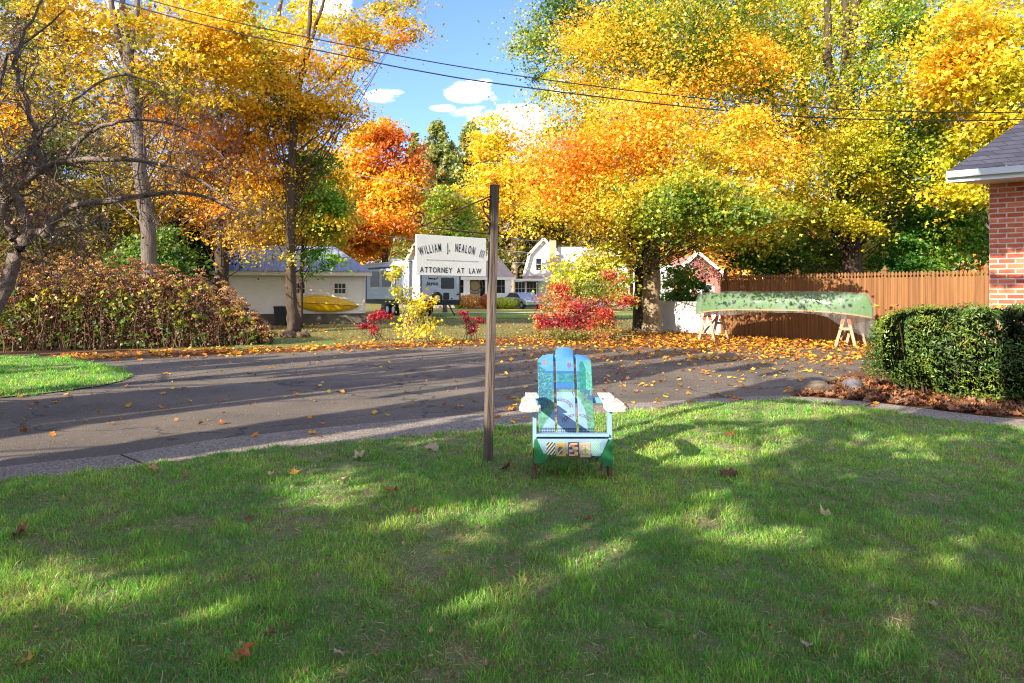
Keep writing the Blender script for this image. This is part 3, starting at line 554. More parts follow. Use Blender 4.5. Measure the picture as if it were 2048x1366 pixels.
# --- shrubs
def shrub(name, label, px, py, D, crowns, nl, size, pal, seed, stems=9, spreadx=.35, h=None, stemcol=None, cat='shrub', tone=None, ncl=None, flat=.7):
    rng = np.random.default_rng(seed); bx, by, _ = B(px, D); root = thing(name, label, cat, (bx, by, 0))
    mb = MB(); cr = np.array([c[:6] for c in crowns]); 
    for i in range(stems):
        c = cr[rng.integers(len(cr))]; e = c[:3] + rng.normal(0, .45, 3) * c[3:6] - [bx, by, 0]; s = np.array([rng.normal(0, spreadx * .3), rng.normal(0, .08), 0])
        pts, r2 = smooth_pts([s, s * .6 + e * .4 + rng.normal(0, .05, 3), e], [.012, .009, .003], 4); mb.tube(pts, r2, 5, cap=False)
    mb.build('stems', stemcol or m_barkt, root)
    ncl = ncl or max(14, nl // 90)
    w = np.array([c[6] for c in crowns], float); w /= w.sum(); ci = rng.choice(len(crowns), ncl, p=w)
    d = rng.normal(0, 1, (ncl, 3)); d /= np.linalg.norm(d, axis=1, keepdims=True); cc = cr[ci, :3] + d * (rng.random(ncl) ** .45)[:, None] * cr[ci, 3:6]
    idx = rng.integers(0, ncl, nl); pos = cc[idx] + rng.normal(0, 1, (nl, 3)) * (cr[ci[idx], 3:6].mean(1) * .17 + .03)[:, None] * [1, 1, flat]; pos = pos[pos[:, 2] > .03]; m = len(pos)
    tv = vnoise(pos[:, 0] * 2 + seed, pos[:, 2] * 2, 51) * .8 + rng.normal(0, .12, m); t_ = tone(pos, tv) if tone else tv
    V, Fc, c3 = scatter(lobed(), pos - [bx, by, 0], size * rng.uniform(.6, 1.35, m), rng.normal(0, 1, (m, 3)) + [0, -.2, .5], rng.random(m) * 6.28, palette_pick(pal, t_, rng, .17))
    npmesh('foliage', V, Fc, m_tleaf, root, col=c3); return root
RED = [(140, 28, 46), (196, 44, 66), (206, 66, 66), (208, 104, 62), (212, 146, 76)]
shrub('yellow_sapling', 'spindly bright yellow sapling with many pale stems in front of the camper', 830, 690, 18.6, [ell(835, 655, 18.6, 55, 28), ell(820, 600, 18.6, 34, 34), ell(795, 545, 18.5, 26, 22, w=700), ell(845, 610, 18.6, 30, 30), ell(880, 680, 18.6, 34, 12, w=500), ell(800, 580, 18.6, 20, 22)],
      1350, .085, [(150, 160, 40), (214, 196, 40), (248, 214, 50), (246, 196, 40), (214, 140, 50)], 201, 26, .9, ncl=70)
shrub('red_maple_sapling', 'low deep red maple seedling left of the yellow sapling', 750, 678, 20, [ell(738, 655, 20, 18, 14), ell(765, 632, 20, 20, 9), ell(748, 640, 20, 14, 10)], 700, .07, RED[:3], 202, 9, .3, ncl=18, stemcol=m_barkd)
shrub('red_maple_sapling', 'small dark red maple seedling close left of the sign post', 938, 680, 19.6, [ell(945, 655, 19.6, 14, 10), ell(930, 632, 19.6, 14, 8), ell(938, 670, 19.6, 18, 7), ell(958, 640, 19.6, 8, 6)], 560, .065, RED[:2], 203, 8, .3, ncl=14, stemcol=m_barkd)
shrub('burning_bush', 'large red and orange shrub right of the sign post', 1150, 684, 20.2, [ell(1105, 600, 20.3, 42, 24), ell(1180, 585, 20.5, 60, 28), ell(1130, 578, 20.6, 34, 20, w=900), ell(1215, 555, 20.8, 34, 18, w=700), ell(1150, 625, 20, 80, 26), ell(1200, 640, 20, 50, 22), ell(1120, 650, 20, 50, 18, w=900), ell(1240, 610, 20.4, 36, 24, w=900), ell(1080, 640, 20.1, 30, 14, w=400), ell(1235, 570, 20.6, 24, 14, w=300)],
      8200, .07, RED + [(206, 160, 70), (160, 160, 66), (110, 130, 50)], 204, 40, 1.9, tone=lambda p, tv: .52 + (tv - .4) * 1.9 - .22 * np.clip((1.9 - p[:, 0]) * .9, -.5, 1) + .3 * np.clip((.85 - p[:, 2]) * 1.4, -.2, 1))
shrub('low_shrub', 'straggly olive and pink undergrowth below the red shrub', 1160, 690, 19.3, [ell(1130, 672, 19.3, 60, 12), ell(1210, 672, 19.3, 55, 13)], 3200, .06, [(110, 110, 44), (150, 140, 56), (190, 110, 70), (206, 180, 80)], 205, 40, 1.8)
tree('catalpa_sapling', 'small tree with large yellow green leaves in front of the white gambrel house', [B(1190, 22.6)] + tr((1188, 600, 22.6), (1178, 540, 22.6), (1170, 500, 22.6)), [.05, .045, .035, .02],
     [ell(1160, 545, 22.5, 50, 40), ell(1220, 570, 22.5, 40, 40), ell(1135, 575, 22.5, 30, 22), ell(1215, 510, 22.5, 50, 25)], 80, 4200, .13, [(130, 166, 44), (178, 196, 60), (216, 212, 80), (240, 224, 90)], 206, m_barkt, tpl=lobed())
tree('understory_tree', 'thin yellow green young tree between the pale trunk and the brown fence', [B(1352, 25)] + tr((1355, 600, 25), (1360, 540, 25)), [.04, .035, .02],
     [ell(1365, 560, 25, 45, 30), ell(1390, 600, 25, 40, 25), ell(1345, 610, 25, 25, 40, w=900)], 60, 3000, .12, GRN[2:] + [(220, 196, 60)], 207, m_barkd, tpl=lobed())

# rough grass and weeds between the driveway and the houses
rng = np.random.default_rng(66); n = 60000; D = 17.2 * (47 / 17.2) ** rng.random(n); x = (rng.random(n) * 2 - 1) * .8 * D
k = (vnoise(x * .8, D * .8, 151) > .3) & ((x < 5.5) | (D > 24)) & ~((D > 46)); x, D = x[k], D[k]; m = len(x)
tv = vnoise(x * .5, D * .5, 152) * .8 + rng.random(m) * .25 + .3 * ((D > 38) & (D < 46)) * 0
col = palette_pick([(150, 134, 82), (128, 122, 62), (104, 120, 50), (120, 140, 52)], np.clip(tv * .9 - .1 + .5 * (D > 38), 0, .99), rng, .16)
V, Fc, c3 = scatter((np.array([(-.12, 0, 0), (.12, 0, 0), (0, 0, 1.)]), np.array([(0, 1, 2)])), np.stack([x, D, np.full(m, -.02)], 1), .05 * (D / 17) ** .6 * rng.uniform(.6, 1.3, m), rng.normal(0, .3, (m, 3)) + [0, 0, 1], rng.random(m) * 6.28, col)
tag(npmesh('rough_grass', V, Fc, MATS['grass_blade'], col=c3), 'rough brownish grass of the lawns between the driveway and the houses', 'grass', kind='stuff')
# ------------------------------------------------------------------ built things
def facemat(o, m2, test):
    o.data.materials.append(m2)
    for p in o.data.polygons:
        if test(p.center): p.material_index = 1
def text_geo(body, height, width=None):
    """(verts, faces) of a line of lettering, lower left at 0,0 in the x/y plane, capitals `height` tall, squeezed to width"""
    cu = bpy.data.curves.new('t', 'FONT'); cu.body = body; cu.size = 1; cu.resolution_u = 3; cu.offset = .012
    ob = bpy.data.objects.new('t', cu); C.objects.link(ob); bpy.context.view_layer.update()
    me = bpy.data.meshes.new_from_object(ob.evaluated_get(bpy.context.evaluated_depsgraph_get()))
    V = np.array([v.co[:] for v in me.vertices]); Fc = [tuple(p.vertices) for p in me.polygons]
    bpy.data.objects.remove(ob); bpy.data.curves.remove(cu); bpy.data.meshes.remove(me)
    s = height / .729; w0 = V[:, 0].max() - V[:, 0].min(); V[:, 0] -= V[:, 0].min(); V[:, 1] *= s
    V[:, 0] *= (width / w0) if width else s
    return V, Fc
def thick_text(mb, V, Fc, M, t=.002):
    n = len(V); a = [M @ Vector((v[0], v[1], 0)) for v in V]; b_ = [M @ Vector((v[0], v[1], t)) for v in V]
    mb.add(a + b_, list(Fc) + [tuple(i + n for i in f)[::-1] for f in Fc])
def siding(name, col, pitch, col2=None):
    if name in MATS: return MATS[name]
    m = mat(name, col, .6, noise=(1.4, .35, col2 or tuple(c * .8 for c in col))); t = m.node_tree; b = t.nodes['Principled BSDF']
    tc_ = N(t, 'ShaderNodeTexCoord'); s_ = N(t, 'ShaderNodeSeparateXYZ'); t.links.new(tc_.outputs['Object'], s_.inputs[0])
    fr = mth(t, 'FRACT', mth(t, 'DIVIDE', s_.outputs[2], pitch))
    bp = N(t, 'ShaderNodeBump'); bp.inputs['Strength'].default_value = 1; bp.inputs['Distance'].default_value = pitch * .35; t.links.new(fr, bp.inputs['Height']); t.links.new(bp.outputs[0], b.inputs['Normal'])
    return m
m_white = mat('white_paint', s2l(226, 222, 214), .5, noise=(6, .3, s2l(200, 194, 184)))
m_glass = mat('dark_window_glass', s2l(34, 38, 42), .22, spec=.35)
m_black = mat('black_plastic', s2l(28, 28, 30), .5)

# ---- sign post with iron bracket and hanging board
Vb = Vector((-.579, -.43, 0)).normalized()   # direction the bracket points
post = thing('sign_post', 'weathered grey square post leaning slightly, with an iron scroll bracket near its top', 'post', (-.198, 5.6, 0))
PB = Vector((-.198, 5.6, 0)); PT = P(989, 370, 5.6)
m_post = mat('weathered_post_wood', s2l(112, 98, 88), .85, noise=(14, .9, s2l(62, 53, 48)), bump=.9, bscale=40, stretch=(1, 1, .08))
mb = MB(); d = PT - PB; k = d.length; axz = d.normalized(); axx = Vector((math.cos(.42), math.sin(.42), 0)); axy = axz.cross(axx).normalized(); axx = axy.cross(axz)
M = Matrix(((axx.x, axy.x, axz.x, 0), (axx.y, axy.y, axz.y, 0), (axx.z, axy.z, axz.z, 0), (0, 0, 0, 1)))
mb.box(-.031, .031, -.031, .031, -.1, k, M); mb.build('post_shaft', m_post, post, bevel=.003)
m_iron = mat('rusty_iron', s2l(112, 74, 52), .6, .6, noise=(30, .9, s2l(58, 44, 38)), bump=.4, bscale=90)
def postx(z): return PB + d * (z / d.z)
def bp_(u, z): return postx(z) * 0 + Vector((PB.x + d.x * z / d.z, 5.6, 0)) + Vb * u + Vector((0, 0, z)) - PB
br = MB(); flat = lambda a, c, r=.006: br.bar(a, c, .016, r, up=(0, 0, 1))
def strip(pts, w=.0055):
    P3 = [bp_(u, z) for u, z in pts]; br.tube(P3, w, 6)
TIP = (.66, 1.905)
strip([(.03, 2.19), (.2, 2.115), (.4, 2.025), (.62, 1.925), TIP]); strip([(.02, 1.878), (.2, 1.882), (.4, 1.893), TIP], .006)
def spiral(cu, cz, r0, r1, a0, turns, w=.0055):
    n = 26; strip([(cu + (r0 + (r1 - r0) * i / n) * math.cos(a0 + turns * 2 * math.pi * i / n), cz + (r0 + (r1 - r0) * i / n) * math.sin(a0 + turns * 2 * math.pi * i / n)) for i in range(n + 1)], w)
spiral(.695, 1.965, .06, .012, -math.pi / 2 - .2, -1.55, .007); spiral(.43, 1.94, .045, .01, -math.pi / 2, -1.45); spiral(.075, 2.12, .045, .01, math.pi / 2 + .3, 1.35)
spiral(.07, 1.935, .055, .012, -math.pi / 2, -1.5, .007)
strip([(.43, 1.895), (.36, 1.9), (.24, 1.965), (.12, 2.0), (.09, 2.005)], .005); strip([(.11, 2.10), (.10, 2.06), (.055, 2.01), (.02, 1.975), (.015, 1.93)], .0065)
brk = br.build('iron_bracket', m_iron, post, smooth=True)
sign = thing('hanging_sign', 'white rectangular name board hanging from the iron bracket on the grey post', 'sign', tuple(PB + Vb * .36 + Vector((.03, 0, 1.69))))
SO = Vector(sign.location)
A = P(833, 468, 5.15); Bq = P(973, 477, 5.55); A2 = P(832, 550, 5.15); 
ux = (Bq - A); SWd = ux.length; ux.normalize(); uz = (A - A2).normalized(); uz = (uz - ux * uz.dot(ux)).normalized(); un = ux.cross(uz)  # un points away from the viewer?
if un.y > 0: un = -un
SH = (A - A2).length
M = Matrix(((ux.x, uz.x, un.x, A2.x - SO.x), (ux.y, uz.y, un.y, A2.y - SO.y), (ux.z, uz.z, un.z, A2.z - SO.z), (0, 0, 0, 1)))
MB().box(0, SWd, 0, SH, -.014, 0, M).build('board', mat('sign_white', s2l(232, 230, 222), .4, noise=(3, .3, s2l(214, 210, 200))), sign, bevel=.002)
tx = MB(); m_let = mat('sign_lettering', s2l(34, 30, 34), .5)
word = 'WILLIAM J. NEALON III'; cap = .067; glyph = {}
for ch in set(word) - {' '}: glyph[ch] = text_geo(ch, cap)
adv = [(.052 if ch == ' ' else .021 if ch == 'I' else (glyph[ch][0][:, 0].max() * .50 + .0125)) for ch in word]; tot = sum(adv); sc = (SWd * .925) / tot
R = 1.02; cu = SWd * .50; topb = SH - .118; xx = -SWd * .925 / 2
for ch, a in zip(word, adv):
    a *= sc
    if ch != ' ':
        V, Fc = glyph[ch]; V = V.copy(); V[:, 0] = V[:, 0] * .50 * sc; hw = V[:, 0].max() / 2
        if ch == '.': V[:, 0] *= 1.5
        ph = (xx + a / 2) / R; Ml = Matrix.Translation((cu + R * math.sin(ph), topb - R + R * math.cos(ph), .0006)) @ Matrix.Rotation(-ph * 1.25, 4, 'Z') @ Matrix.Translation((-hw, 0, 0))
        lmb = MB(); thick_text(lmb, V, Fc, M @ Ml, .0006); lmb.build('letter', m_let, sign)
    xx += a
word = 'ATTORNEY AT LAW'; cap = .043
for ch in set(word) - {' '}: glyph[ch] = text_geo(ch, cap)
adv = [(.040 if ch == ' ' else glyph[ch][0][:, 0].max() * .82 + .0085) for ch in word]; sc = SWd * .885 / sum(adv); xx = SWd * .052
for ch, a in zip(word, adv):
    a *= sc
    if ch != ' ':
        V, Fc = glyph[ch]; V = V.copy(); V[:, 0] *= .82 * sc; lmb = MB(); thick_text(lmb, V, Fc, M @ Matrix.Translation((xx, SH - .287, .0006)), .0006); lmb.build('letter', m_let, sign)
    xx += a
ln = MB(); ln.box(SWd * .13, SWd * .49, SH - .1905, SH - .1885, .001, .002, M); ln.box(SWd * .53, SWd * .88, SH - .1905, SH - .1885, .001, .002, M)
ln.prism([(SWd * .51 - .006, SH - .1895), (SWd * .51, SH - .1835), (SWd * .51 + .006, SH - .1895), (SWd * .51, SH - .1955)], 'z', .001, .002, M)
ln.build('rule_line', mat('rule_brown', s2l(140, 110, 104), .6), sign)
for f in (.23, .80):
    hk = MB(); tp = M @ Vector((SWd * f, SH, -.007))
    z0 = tp.z; hk.tube([tp + Vector((0, 0, -.02)), tp + Vector((0, 0, .012))], .004, 6)
    for j, zz in enumerate((.018, .036, .05)):
        ang = j * 1.4; c_ = tp + Vector((0, 0, zz)); hk.tube([c_ + Vector((math.cos(t_) * .008 * math.cos(ang), math.cos(t_) * .008 * math.sin(ang), math.sin(t_) * .012)) for t_ in np.linspace(0, 6.2, 10)], .0028, 5)
    hk.build('hanging_hook', m_iron, sign)

# ---- painted garden chair
ch = thing('garden_chair', 'wooden garden chair painted with a river landscape and quilt tiles, standing on the lawn', 'chair', (.447, 5.04, 0))
m_pale = mat('pale_blue_paint', s2l(132, 164, 184), .55, noise=(9, .5, s2l(112, 142, 162)), bump=.2, bscale=60)
m_blue = mat('mid_blue_paint', s2l(96, 160, 206), .55, noise=(9, .5, s2l(80, 140, 190)))
m_wood = mat('bare_leg_wood', s2l(104, 78, 62), .85, noise=(14, .9, s2l(56, 40, 34)), bump=.6, bscale=50, stretch=(1, 1, .12))
m_chip = mat('chipped_white_paint', s2l(204, 201, 193), .6, noise=(22, .5, s2l(170, 156, 124)), bump=.5, bscale=50, stretch=(1, .3, 1))
for s in (-1, 1):
    o = MB().box(s * .279 - .013, s * .279 + .013, .0, .10, .0, .536).box(s * .279 - .014, s * .279 + .014, -.001, .101, .0, .255).build('leg', m_pale, ch, bevel=.002)
    facemat(o, m_wood, lambda c: c.z < .25)
    # side rail running back to the ground is also the rear leg
    MB().prism([(.02, .32), (.02, .20), (.70, 0.0), (.80, .0), (.80, .05), (.45, .25)], 'x', s * .255 - .012, s * .255 + .012).build('side_rail', m_pale, ch, bevel=.002)
    # tree shaped cut-out beside each leg
    pts = [(.0, .315), (.03, .325), (.075, .29), (.098, .24), (.10, .19), (.085, .155), (.045, .145), (.01, .14), (-.006, .15)] if s < 0 else [(.0, .31), (.012, .325), (-.02, .31), (-.055, .27), (-.08, .215), (-.085, .165), (-.07, .13), (-.03, .12), (.004, .125)]
    x0 = -.282 if s < 0 else .292
    o = MB().prism([(x0 + a, z) for a, z in pts], 'y', -.018, -.002).build('tree_cutout', mat('leaf_green_paint', s2l(34, 118, 62), .6, noise=(16, .9, s2l(20, 88, 48))), ch)
    MB().bar((s * .22 if s > 0 else -.262, -.01, .16), (s * .205 if s > 0 else -.264, -.01, .085), .018, .014, up=(0, 1, 0)).build('cutout_trunk', m_wood, o)
    # arm: paddle with two raised boards
    sh = [(-.075, -.05), (-.06, -.10), (.0, -.125), (.065, -.10), (.085, -.05), (.08, .05), (.06, .2), (.045, .46), (-.045, .46), (-.055, .2), (-.075, .05)]
    arm = MB().prism([(s * (a + .055) + s * .255, y) for a, y in sh], 'z', .536, .562).build('arm', m_chip, ch, bevel=.004)
    MB().prism([(s * (a * .8 + .06) + s * .255, y) for a, y in [(-.07, .02), (.085, .02), (.08, .12), (.07, .30), (-.06, .30)]], 'z', .562, .578).build('arm_board', m_chip, arm, bevel=.003)
    MB().prism([(s * (a * .7 + .03) + s * .255, y) for a, y in [(-.07, .26), (.09, .26), (.08, .48), (-.06, .48)]], 'z', .578, .592).build('arm_board', m_chip, arm, bevel=.003)
MB().prism([(-.262, .322), (.262, .322), (.215, .215), (-.215, .215)], 'y', -.022, -.002).build('apron', m_pale, ch, bevel=.002)
st = MB()
for i in range(6):
    y0 = -.02 + i * .078; z = .338 - i * .018; st.add([Vector((x, y, zz + z - (.0 if y < .02 else 0))) for x in (-.268, .268) for y in (y0, y0 + .07) for zz in (0, .018)], [(0, 1, 3, 2), (4, 6, 7, 5), (0, 4, 5, 1), (2, 3, 7, 6), (0, 2, 6, 4), (1, 5, 7, 3)])
st.build('seat', m_pale, ch, bevel=.002)
# quilt tiles
def quilt(kind, u, v):
    g = np.zeros((len(u), 3)); iu, iv = np.floor(u).astype(int), np.floor(v).astype(int); fu, fv = u - iu, v - iv
    if kind == 0: g[:] = s2l(206, 222, 168); k_ = ((iu + iv) % 2 == 0) ^ (fu > fv); g[k_] = s2l(66, 66, 78); k_ = (fu + fv > 1.1) & ~k_; g[k_] = s2l(240, 240, 236)
    if kind == 1: g[:] = s2l(232, 196, 110); s_ = np.floor((u + v * .0 + (4 - v)) * 1.4).astype(int) % 4; c_ = np.array([s2l(60, 120, 170), s2l(240, 240, 236), s2l(60, 70, 110), s2l(190, 120, 80)]); k_ = (u > .8) & (u < 3.2) & (v > .8) & (v < 4.2); g[k_] = c_[s_[k_]]
    if kind == 2: c_ = np.array([s2l(240, 236, 220), s2l(190, 60, 56), s2l(232, 170, 70), s2l(240, 236, 220), s2l(60, 70, 130), s2l(232, 170, 70), s2l(240, 236, 220)]); g = c_[(iu * 3 + iv * 5) % 7]; k_ = (u < .35) | (u > 4.65) | (v < .35) | (v > 5.6); g[k_] = s2l(150, 36, 44)
    if kind == 3: g[:] = s2l(240, 208, 186); r_ = np.hypot(u - 2.5, v - 3); k_ = (np.abs(u - 2.5) * np.abs(v - 3) < .22) & (r_ < 1.3); g[k_] = s2l(130, 190, 90); k_ = (np.maximum(np.abs(u - 2.5), np.abs(v - 3) * .9) > 1.5) & (np.maximum(np.abs(u - 2.5), np.abs(v - 3) * .9) < 2) & ((iu + iv) % 2 == 0); g[k_] = s2l(160, 180, 100)
    if kind == 4: g[:] = s2l(150, 214, 206); k_ = np.sin(u * 5) * np.sin(v * 5) > .55; g[k_] = s2l(236, 246, 240)
    return g
m_cp = attr_mat('painted_picture', 0, gloss=.04)
for i, (xa, xb, za, zb, nm) in enumerate([(-.193, -.131, .208, .300, 'quilt tile of black and white triangles'), (-.121, -.052, .197, .296, 'quilt tile of blue diagonal stripes on yellow'), (-.034, .044, .193, .300, 'quilt tile of red, blue and orange checks in a dark red border'), (.056, .130, .190, .296, 'pink quilt tile with a green star'), (.137, .205, .200, .300, 'pale turquoise quilt tile')]):
    nx, nz_ = 60, 72; U, Vv = np.meshgrid(np.linspace(0, 1, nx), np.linspace(0, 1, nz_)); U, Vv = U.ravel(), Vv.ravel()
    pos = np.stack([xa + U * (xb - xa), np.full(len(U), -.0245), za + Vv * (zb - za)], 1)
    a = (np.arange(nz_ - 1)[:, None] * nx + np.arange(nx - 1)).ravel(); Fc = np.stack([a, a + 1, a + nx + 1, a + nx], 1)
    o = npmesh('quilt_tile', pos, Fc, m_cp, ch, col=quilt(i, U * 4.999, Vv * 5.999) * .55); o['label'] = nm
    sd = o.modifiers.new('solid', 'SOLIDIFY'); sd.thickness = .006; sd.offset = -1 
# mural slats
def mural(x, v):
    """x across the back in m (-.23 .. .23), v up the back 0 .. .82"""
    n1 = vnoise(x * 60 + 7, v * 60, 61); n2 = vnoise(x * 150, v * 150, 62); n3 = vnoise(x * 18 + 3, v * 34, 63)
    L = lambda a: np.array(s2l(*a))
    g = L((104, 174, 226)) + (n3[:, None] - .5) * .06
    g = np.where((v < .60)[:, None], L((60, 146, 156)) * (.6 + .8 * n1[:, None]), g)                       # far wood
    g = np.where(((v < .60) & (v > .585))[:, None], L((40, 120, 190)), g)
    g = np.where(((v < .50) & (v > .44) & (np.abs(x + .03) < .09))[:, None], L((50, 134, 206)), g)          # upper pool
    riv = (v < .42) & (np.abs(x - .0 + .02 * np.sin(v * 16)) < .07 + (.42 - v) * .38)
    g = np.where(((v < .44) & ~riv)[:, None], L((110, 178, 140)) * (.6 + .7 * n1[:, None]), g)
    g = np.where(riv[:, None], L((166, 204, 232)) * (.8 + .35 * n3[:, None]), g)
    lt = (x < np.where(v > .57, -.232 + .07 * np.clip((.70 - v) / .12, 0, 1) - .012 * np.sin(v * 120), -.118 - .10 * np.clip((.36 - v) / .12, 0, 1))) & (v < .70) & (v > .24)
    g = np.where(lt[:, None], np.where((n2 > .6)[:, None], L((96, 172, 176)), L((46, 122, 140))) * (.8 + .4 * n1[:, None]), g)
    rt = (x > .115) & (v < .69) & (v > .42) & (np.abs(x - .135) < .012 + (.69 - v) * .28)
    g = np.where(rt[:, None], L((36, 142, 128)) * (.7 + .6 * n1[:, None]), g)
    r2 = (x > .165) & (v < .70) & (v > .38) & (n2 > .3); g = np.where(r2[:, None], L((110, 194, 160)) * (.75 + .5 * n1[:, None]), g)
    pu = (x > .14) & (v < .44) & (v > .33) & (n1 > .4); g = np.where(pu[:, None], L((84, 112, 150)), g)
    for (cx, cv, rx, rv) in ((-.02, .39, .08, .06), (-.06, .29, .09, .06), (.08, .17, .10, .055)):
        q = np.hypot((x - cx) / rx, (v - cv) / rv); br_ = (v > cv) & (((q > .93) & (q < 1.0)) | ((q > 1.18) & (q < 1.25)) | ((q > .95) & (q < 1.25) & (np.abs(((x - cx) * 90) % 1 - .5) < .14)))
        g = np.where(br_[:, None], L((120, 84, 92)), g)
    fe = (v < .125) & ((np.abs((x * 75) % 1 - .5) < .12) | (np.abs(v - .115) < .004) | (np.abs(v - .09) < .003)); g = np.where(fe[:, None], L((44, 52, 84)), g)
    for (cx, cv, c1, c2_) in ((-.175, .685, (180, 120, 130), (200, 150, 150)), (.033, .655, (190, 110, 140), (60, 100, 180))):
        q = np.hypot((x - cx) / .017, (v - cv) / .02); bl = (q < 1) | ((v < cv) & (v > cv - .035) & (np.abs(x - cx) < .012 * (1 - (cv - v) / .045))); g = np.where(bl[:, None], np.where((np.sin((x - cx) * 500) > 0)[:, None], L(c1), L(c2_)), g)
    return np.clip(g * np.array([.44, .48, .56]), 0, 1)
for (x0, x1, top, side) in ((-.232, -.100, .755, -1), (-.080, .070, .815, 0), (.090, .217, .75, 1)):
    nx, nv = 34, 190; wdt = x1 - x0
    vs = np.linspace(0, top, nv); q = np.zeros((nv, 2)); q[:, 0] = x0; q[:, 1] = x1
    for r_ in range(nv):
        if side == 0:
            rr = .045; c_ = max(0, vs[r_] - (top - rr)); cut = rr - math.sqrt(max(rr * rr - c_ * c_, 0)); q[r_] = (x0 + cut, x1 - cut)
        else:
            R_ = wdt * 1.0; c_ = max(0, vs[r_] - (top - R_ * .55)); cut = R_ * .97 * (1 - math.sqrt(max(1 - (c_ / (R_ * .55)) ** 2, 0)))
            if side < 0: q[r_, 0] = x0 + cut
            else: q[r_, 1] = x1 - cut
    U = np.linspace(0, 1, nx)[None, :]; X = q[:, :1] * (1 - U) + q[:, 1:] * U; Vv = np.repeat(vs[:, None], nx, 1); X = X.ravel(); Vv = Vv.ravel()
    pos = np.stack([X, .40 + Vv * .42, .20 + Vv * .905], 1)
    a = (np.arange(nv - 1)[:, None] * nx + np.arange(nx - 1)).ravel(); Fc = np.stack([a, a + 1, a + nx + 1, a + nx], 1)
    o = npmesh('back_slat', pos, Fc, m_cp, ch, col=mural(X, Vv)); sd = o.modifiers.new('solid', 'SOLIDIFY'); sd.thickness = .018; sd.offset = -1
MB().bar((-.19, .735, .845), (.18, .735, .845), .02, .05).build('cross_rail', m_blue, ch, bevel=.002)
MB().box(-.33, .33, .575, .60, .49, .535).build('cross_rail', m_blue, ch, bevel=.002)
MB().box(-.25, .25, .44, .46, .20, .26).build('cross_rail', m_pale, ch, bevel=.002)

# ---- white shed with hip roof of ribbed metal
SX1 = (730 - CX) / F_PX * 31; SX0 = -14.0; SY = 31.0
L_ = 8.0; SA = math.radians(13)
def shed_s(px): a_ = (px - CX) / F_PX; return L_ - (SX1 - a_ * SY) / (math.cos(SA) - a_ * math.sin(SA))
def shed_w(s, off): c_, s__ = math.cos(SA), math.sin(SA); t_ = s - L_; return (SX1 + t_ * c_ + off * s__, SY + t_ * s__ - off * c_)
shed = thing('shed', 'low white clapboard shed with a blue grey ribbed metal roof and two small windows', 'shed', (*shed_w(0, 0), 0), SA)
prof = [(0.0, .46)]
z = .46
while z < 2.22: prof += [(-.028, z), (0.0, z + .125)]; z += .125
prof += [(.12, z), (.12, .46)]
MB().prism(prof, 'x', 0, L_).box(L_ - .1, L_, .12, 5, .46, 2.24).box(0, .1, .12, 5, .46, 2.24).build('wall', mat('shed_white', s2l(238, 236, 228), .6, noise=(2, .4, s2l(214, 210, 200))), shed)
MB().box(-.0, L_, .02, 5, 0, .455).build('foundation', mat('concrete_block', s2l(112, 104, 96), .9, noise=(3, .7, s2l(76, 70, 64)), bump=.4), shed)
MB().box(L_ - .09, L_ + .015, -.035, -.02, .46, 2.2).box(-.3, L_ + .3, -.33, -.30, 2.15, 2.34).build('trim', m_white, shed)
rf = MB(); y0, y1, zr, ze, hx = -.36, 5.36, 3.62, 2.34, 2.6
e = [(-.3, y0, ze), (L_ + .3, y0, ze), (L_ + .3, y1, ze), (-.3, y1, ze), (-.3 + hx, 2.5, zr), (L_ + .3 - 1.7, 2.5, zr)]
rf.add(e, [(0, 1, 5, 4), (1, 2, 5), (2, 3, 4, 5), (3, 0, 4)]).add([(x, y, zz - .02) for x, y, zz in e], [(0, 1, 2, 3)])
n = int((L_ + .6) / .3)
for i in range(n + 1):
    x = -.3 + i * (L_ + .6) / n; f = min(1, max(0, (x + .3) / hx), (L_ + .3 - x) / 1.7)
    if f > .05: rf.bar((x, y0, ze + .012), (x, y0 + (2.5 - y0) * f, ze + (zr - ze) * f + .012), .03, .03)
rf.build('roof', mat('blue_grey_metal_roof', s2l(156, 162, 174), .45, .15, noise=(1.2, .5, s2l(128, 136, 152))), shed)
def window(par, x, z, w, h, fy, mcol, nx=3, nz_=2, glass=None):
    o = MB().box(x - w / 2 - .1, x + w / 2 + .1, fy - .04, fy - .005, z - h / 2 - .1, z - h / 2).box(x - w / 2 - .1, x + w / 2 + .1, fy - .04, fy - .005, z + h / 2, z + h / 2 + .1).box(x - w / 2 - .1, x - w / 2, fy - .04, fy - .005, z - h / 2, z + h / 2).box(x + w / 2, x + w / 2 + .1, fy - .04, fy - .005, z - h / 2, z + h / 2)
    for i in range(1, nx): q = x - w / 2 + w * i / nx; o.box(q - .012, q + .012, fy - .03, fy - .008, z - h / 2, z + h / 2)
    for i in range(1, nz_): q = z - h / 2 + h * i / nz_; o.box(x - w / 2, x + w / 2, fy - .029, fy - .009, q - .012, q + .012)
    wd = o.build('window', mcol, par); MB().box(x - w / 2, x + w / 2, fy - .02, fy - .012, z - h / 2, z + h / 2).build('pane', glass or m_glass, wd); return wd
for a in (598, 680): window(shed, shed_s(a), 1.4 + 8 / 44, .48, .44, -.01, m_white)
tag(MB().prism([(.0, 0), (.46, 0), (.52, .74), (-.04, .74)], 'y', 0, .5).box(-.06, .54, -.03, .53, .74, .80).build('rubbish_bin', m_black, bevel=.01), 'black lidded bin standing by the shed behind the tree trunk', 'bin').location = (*shed_w(shed_s(553), .75), 0)
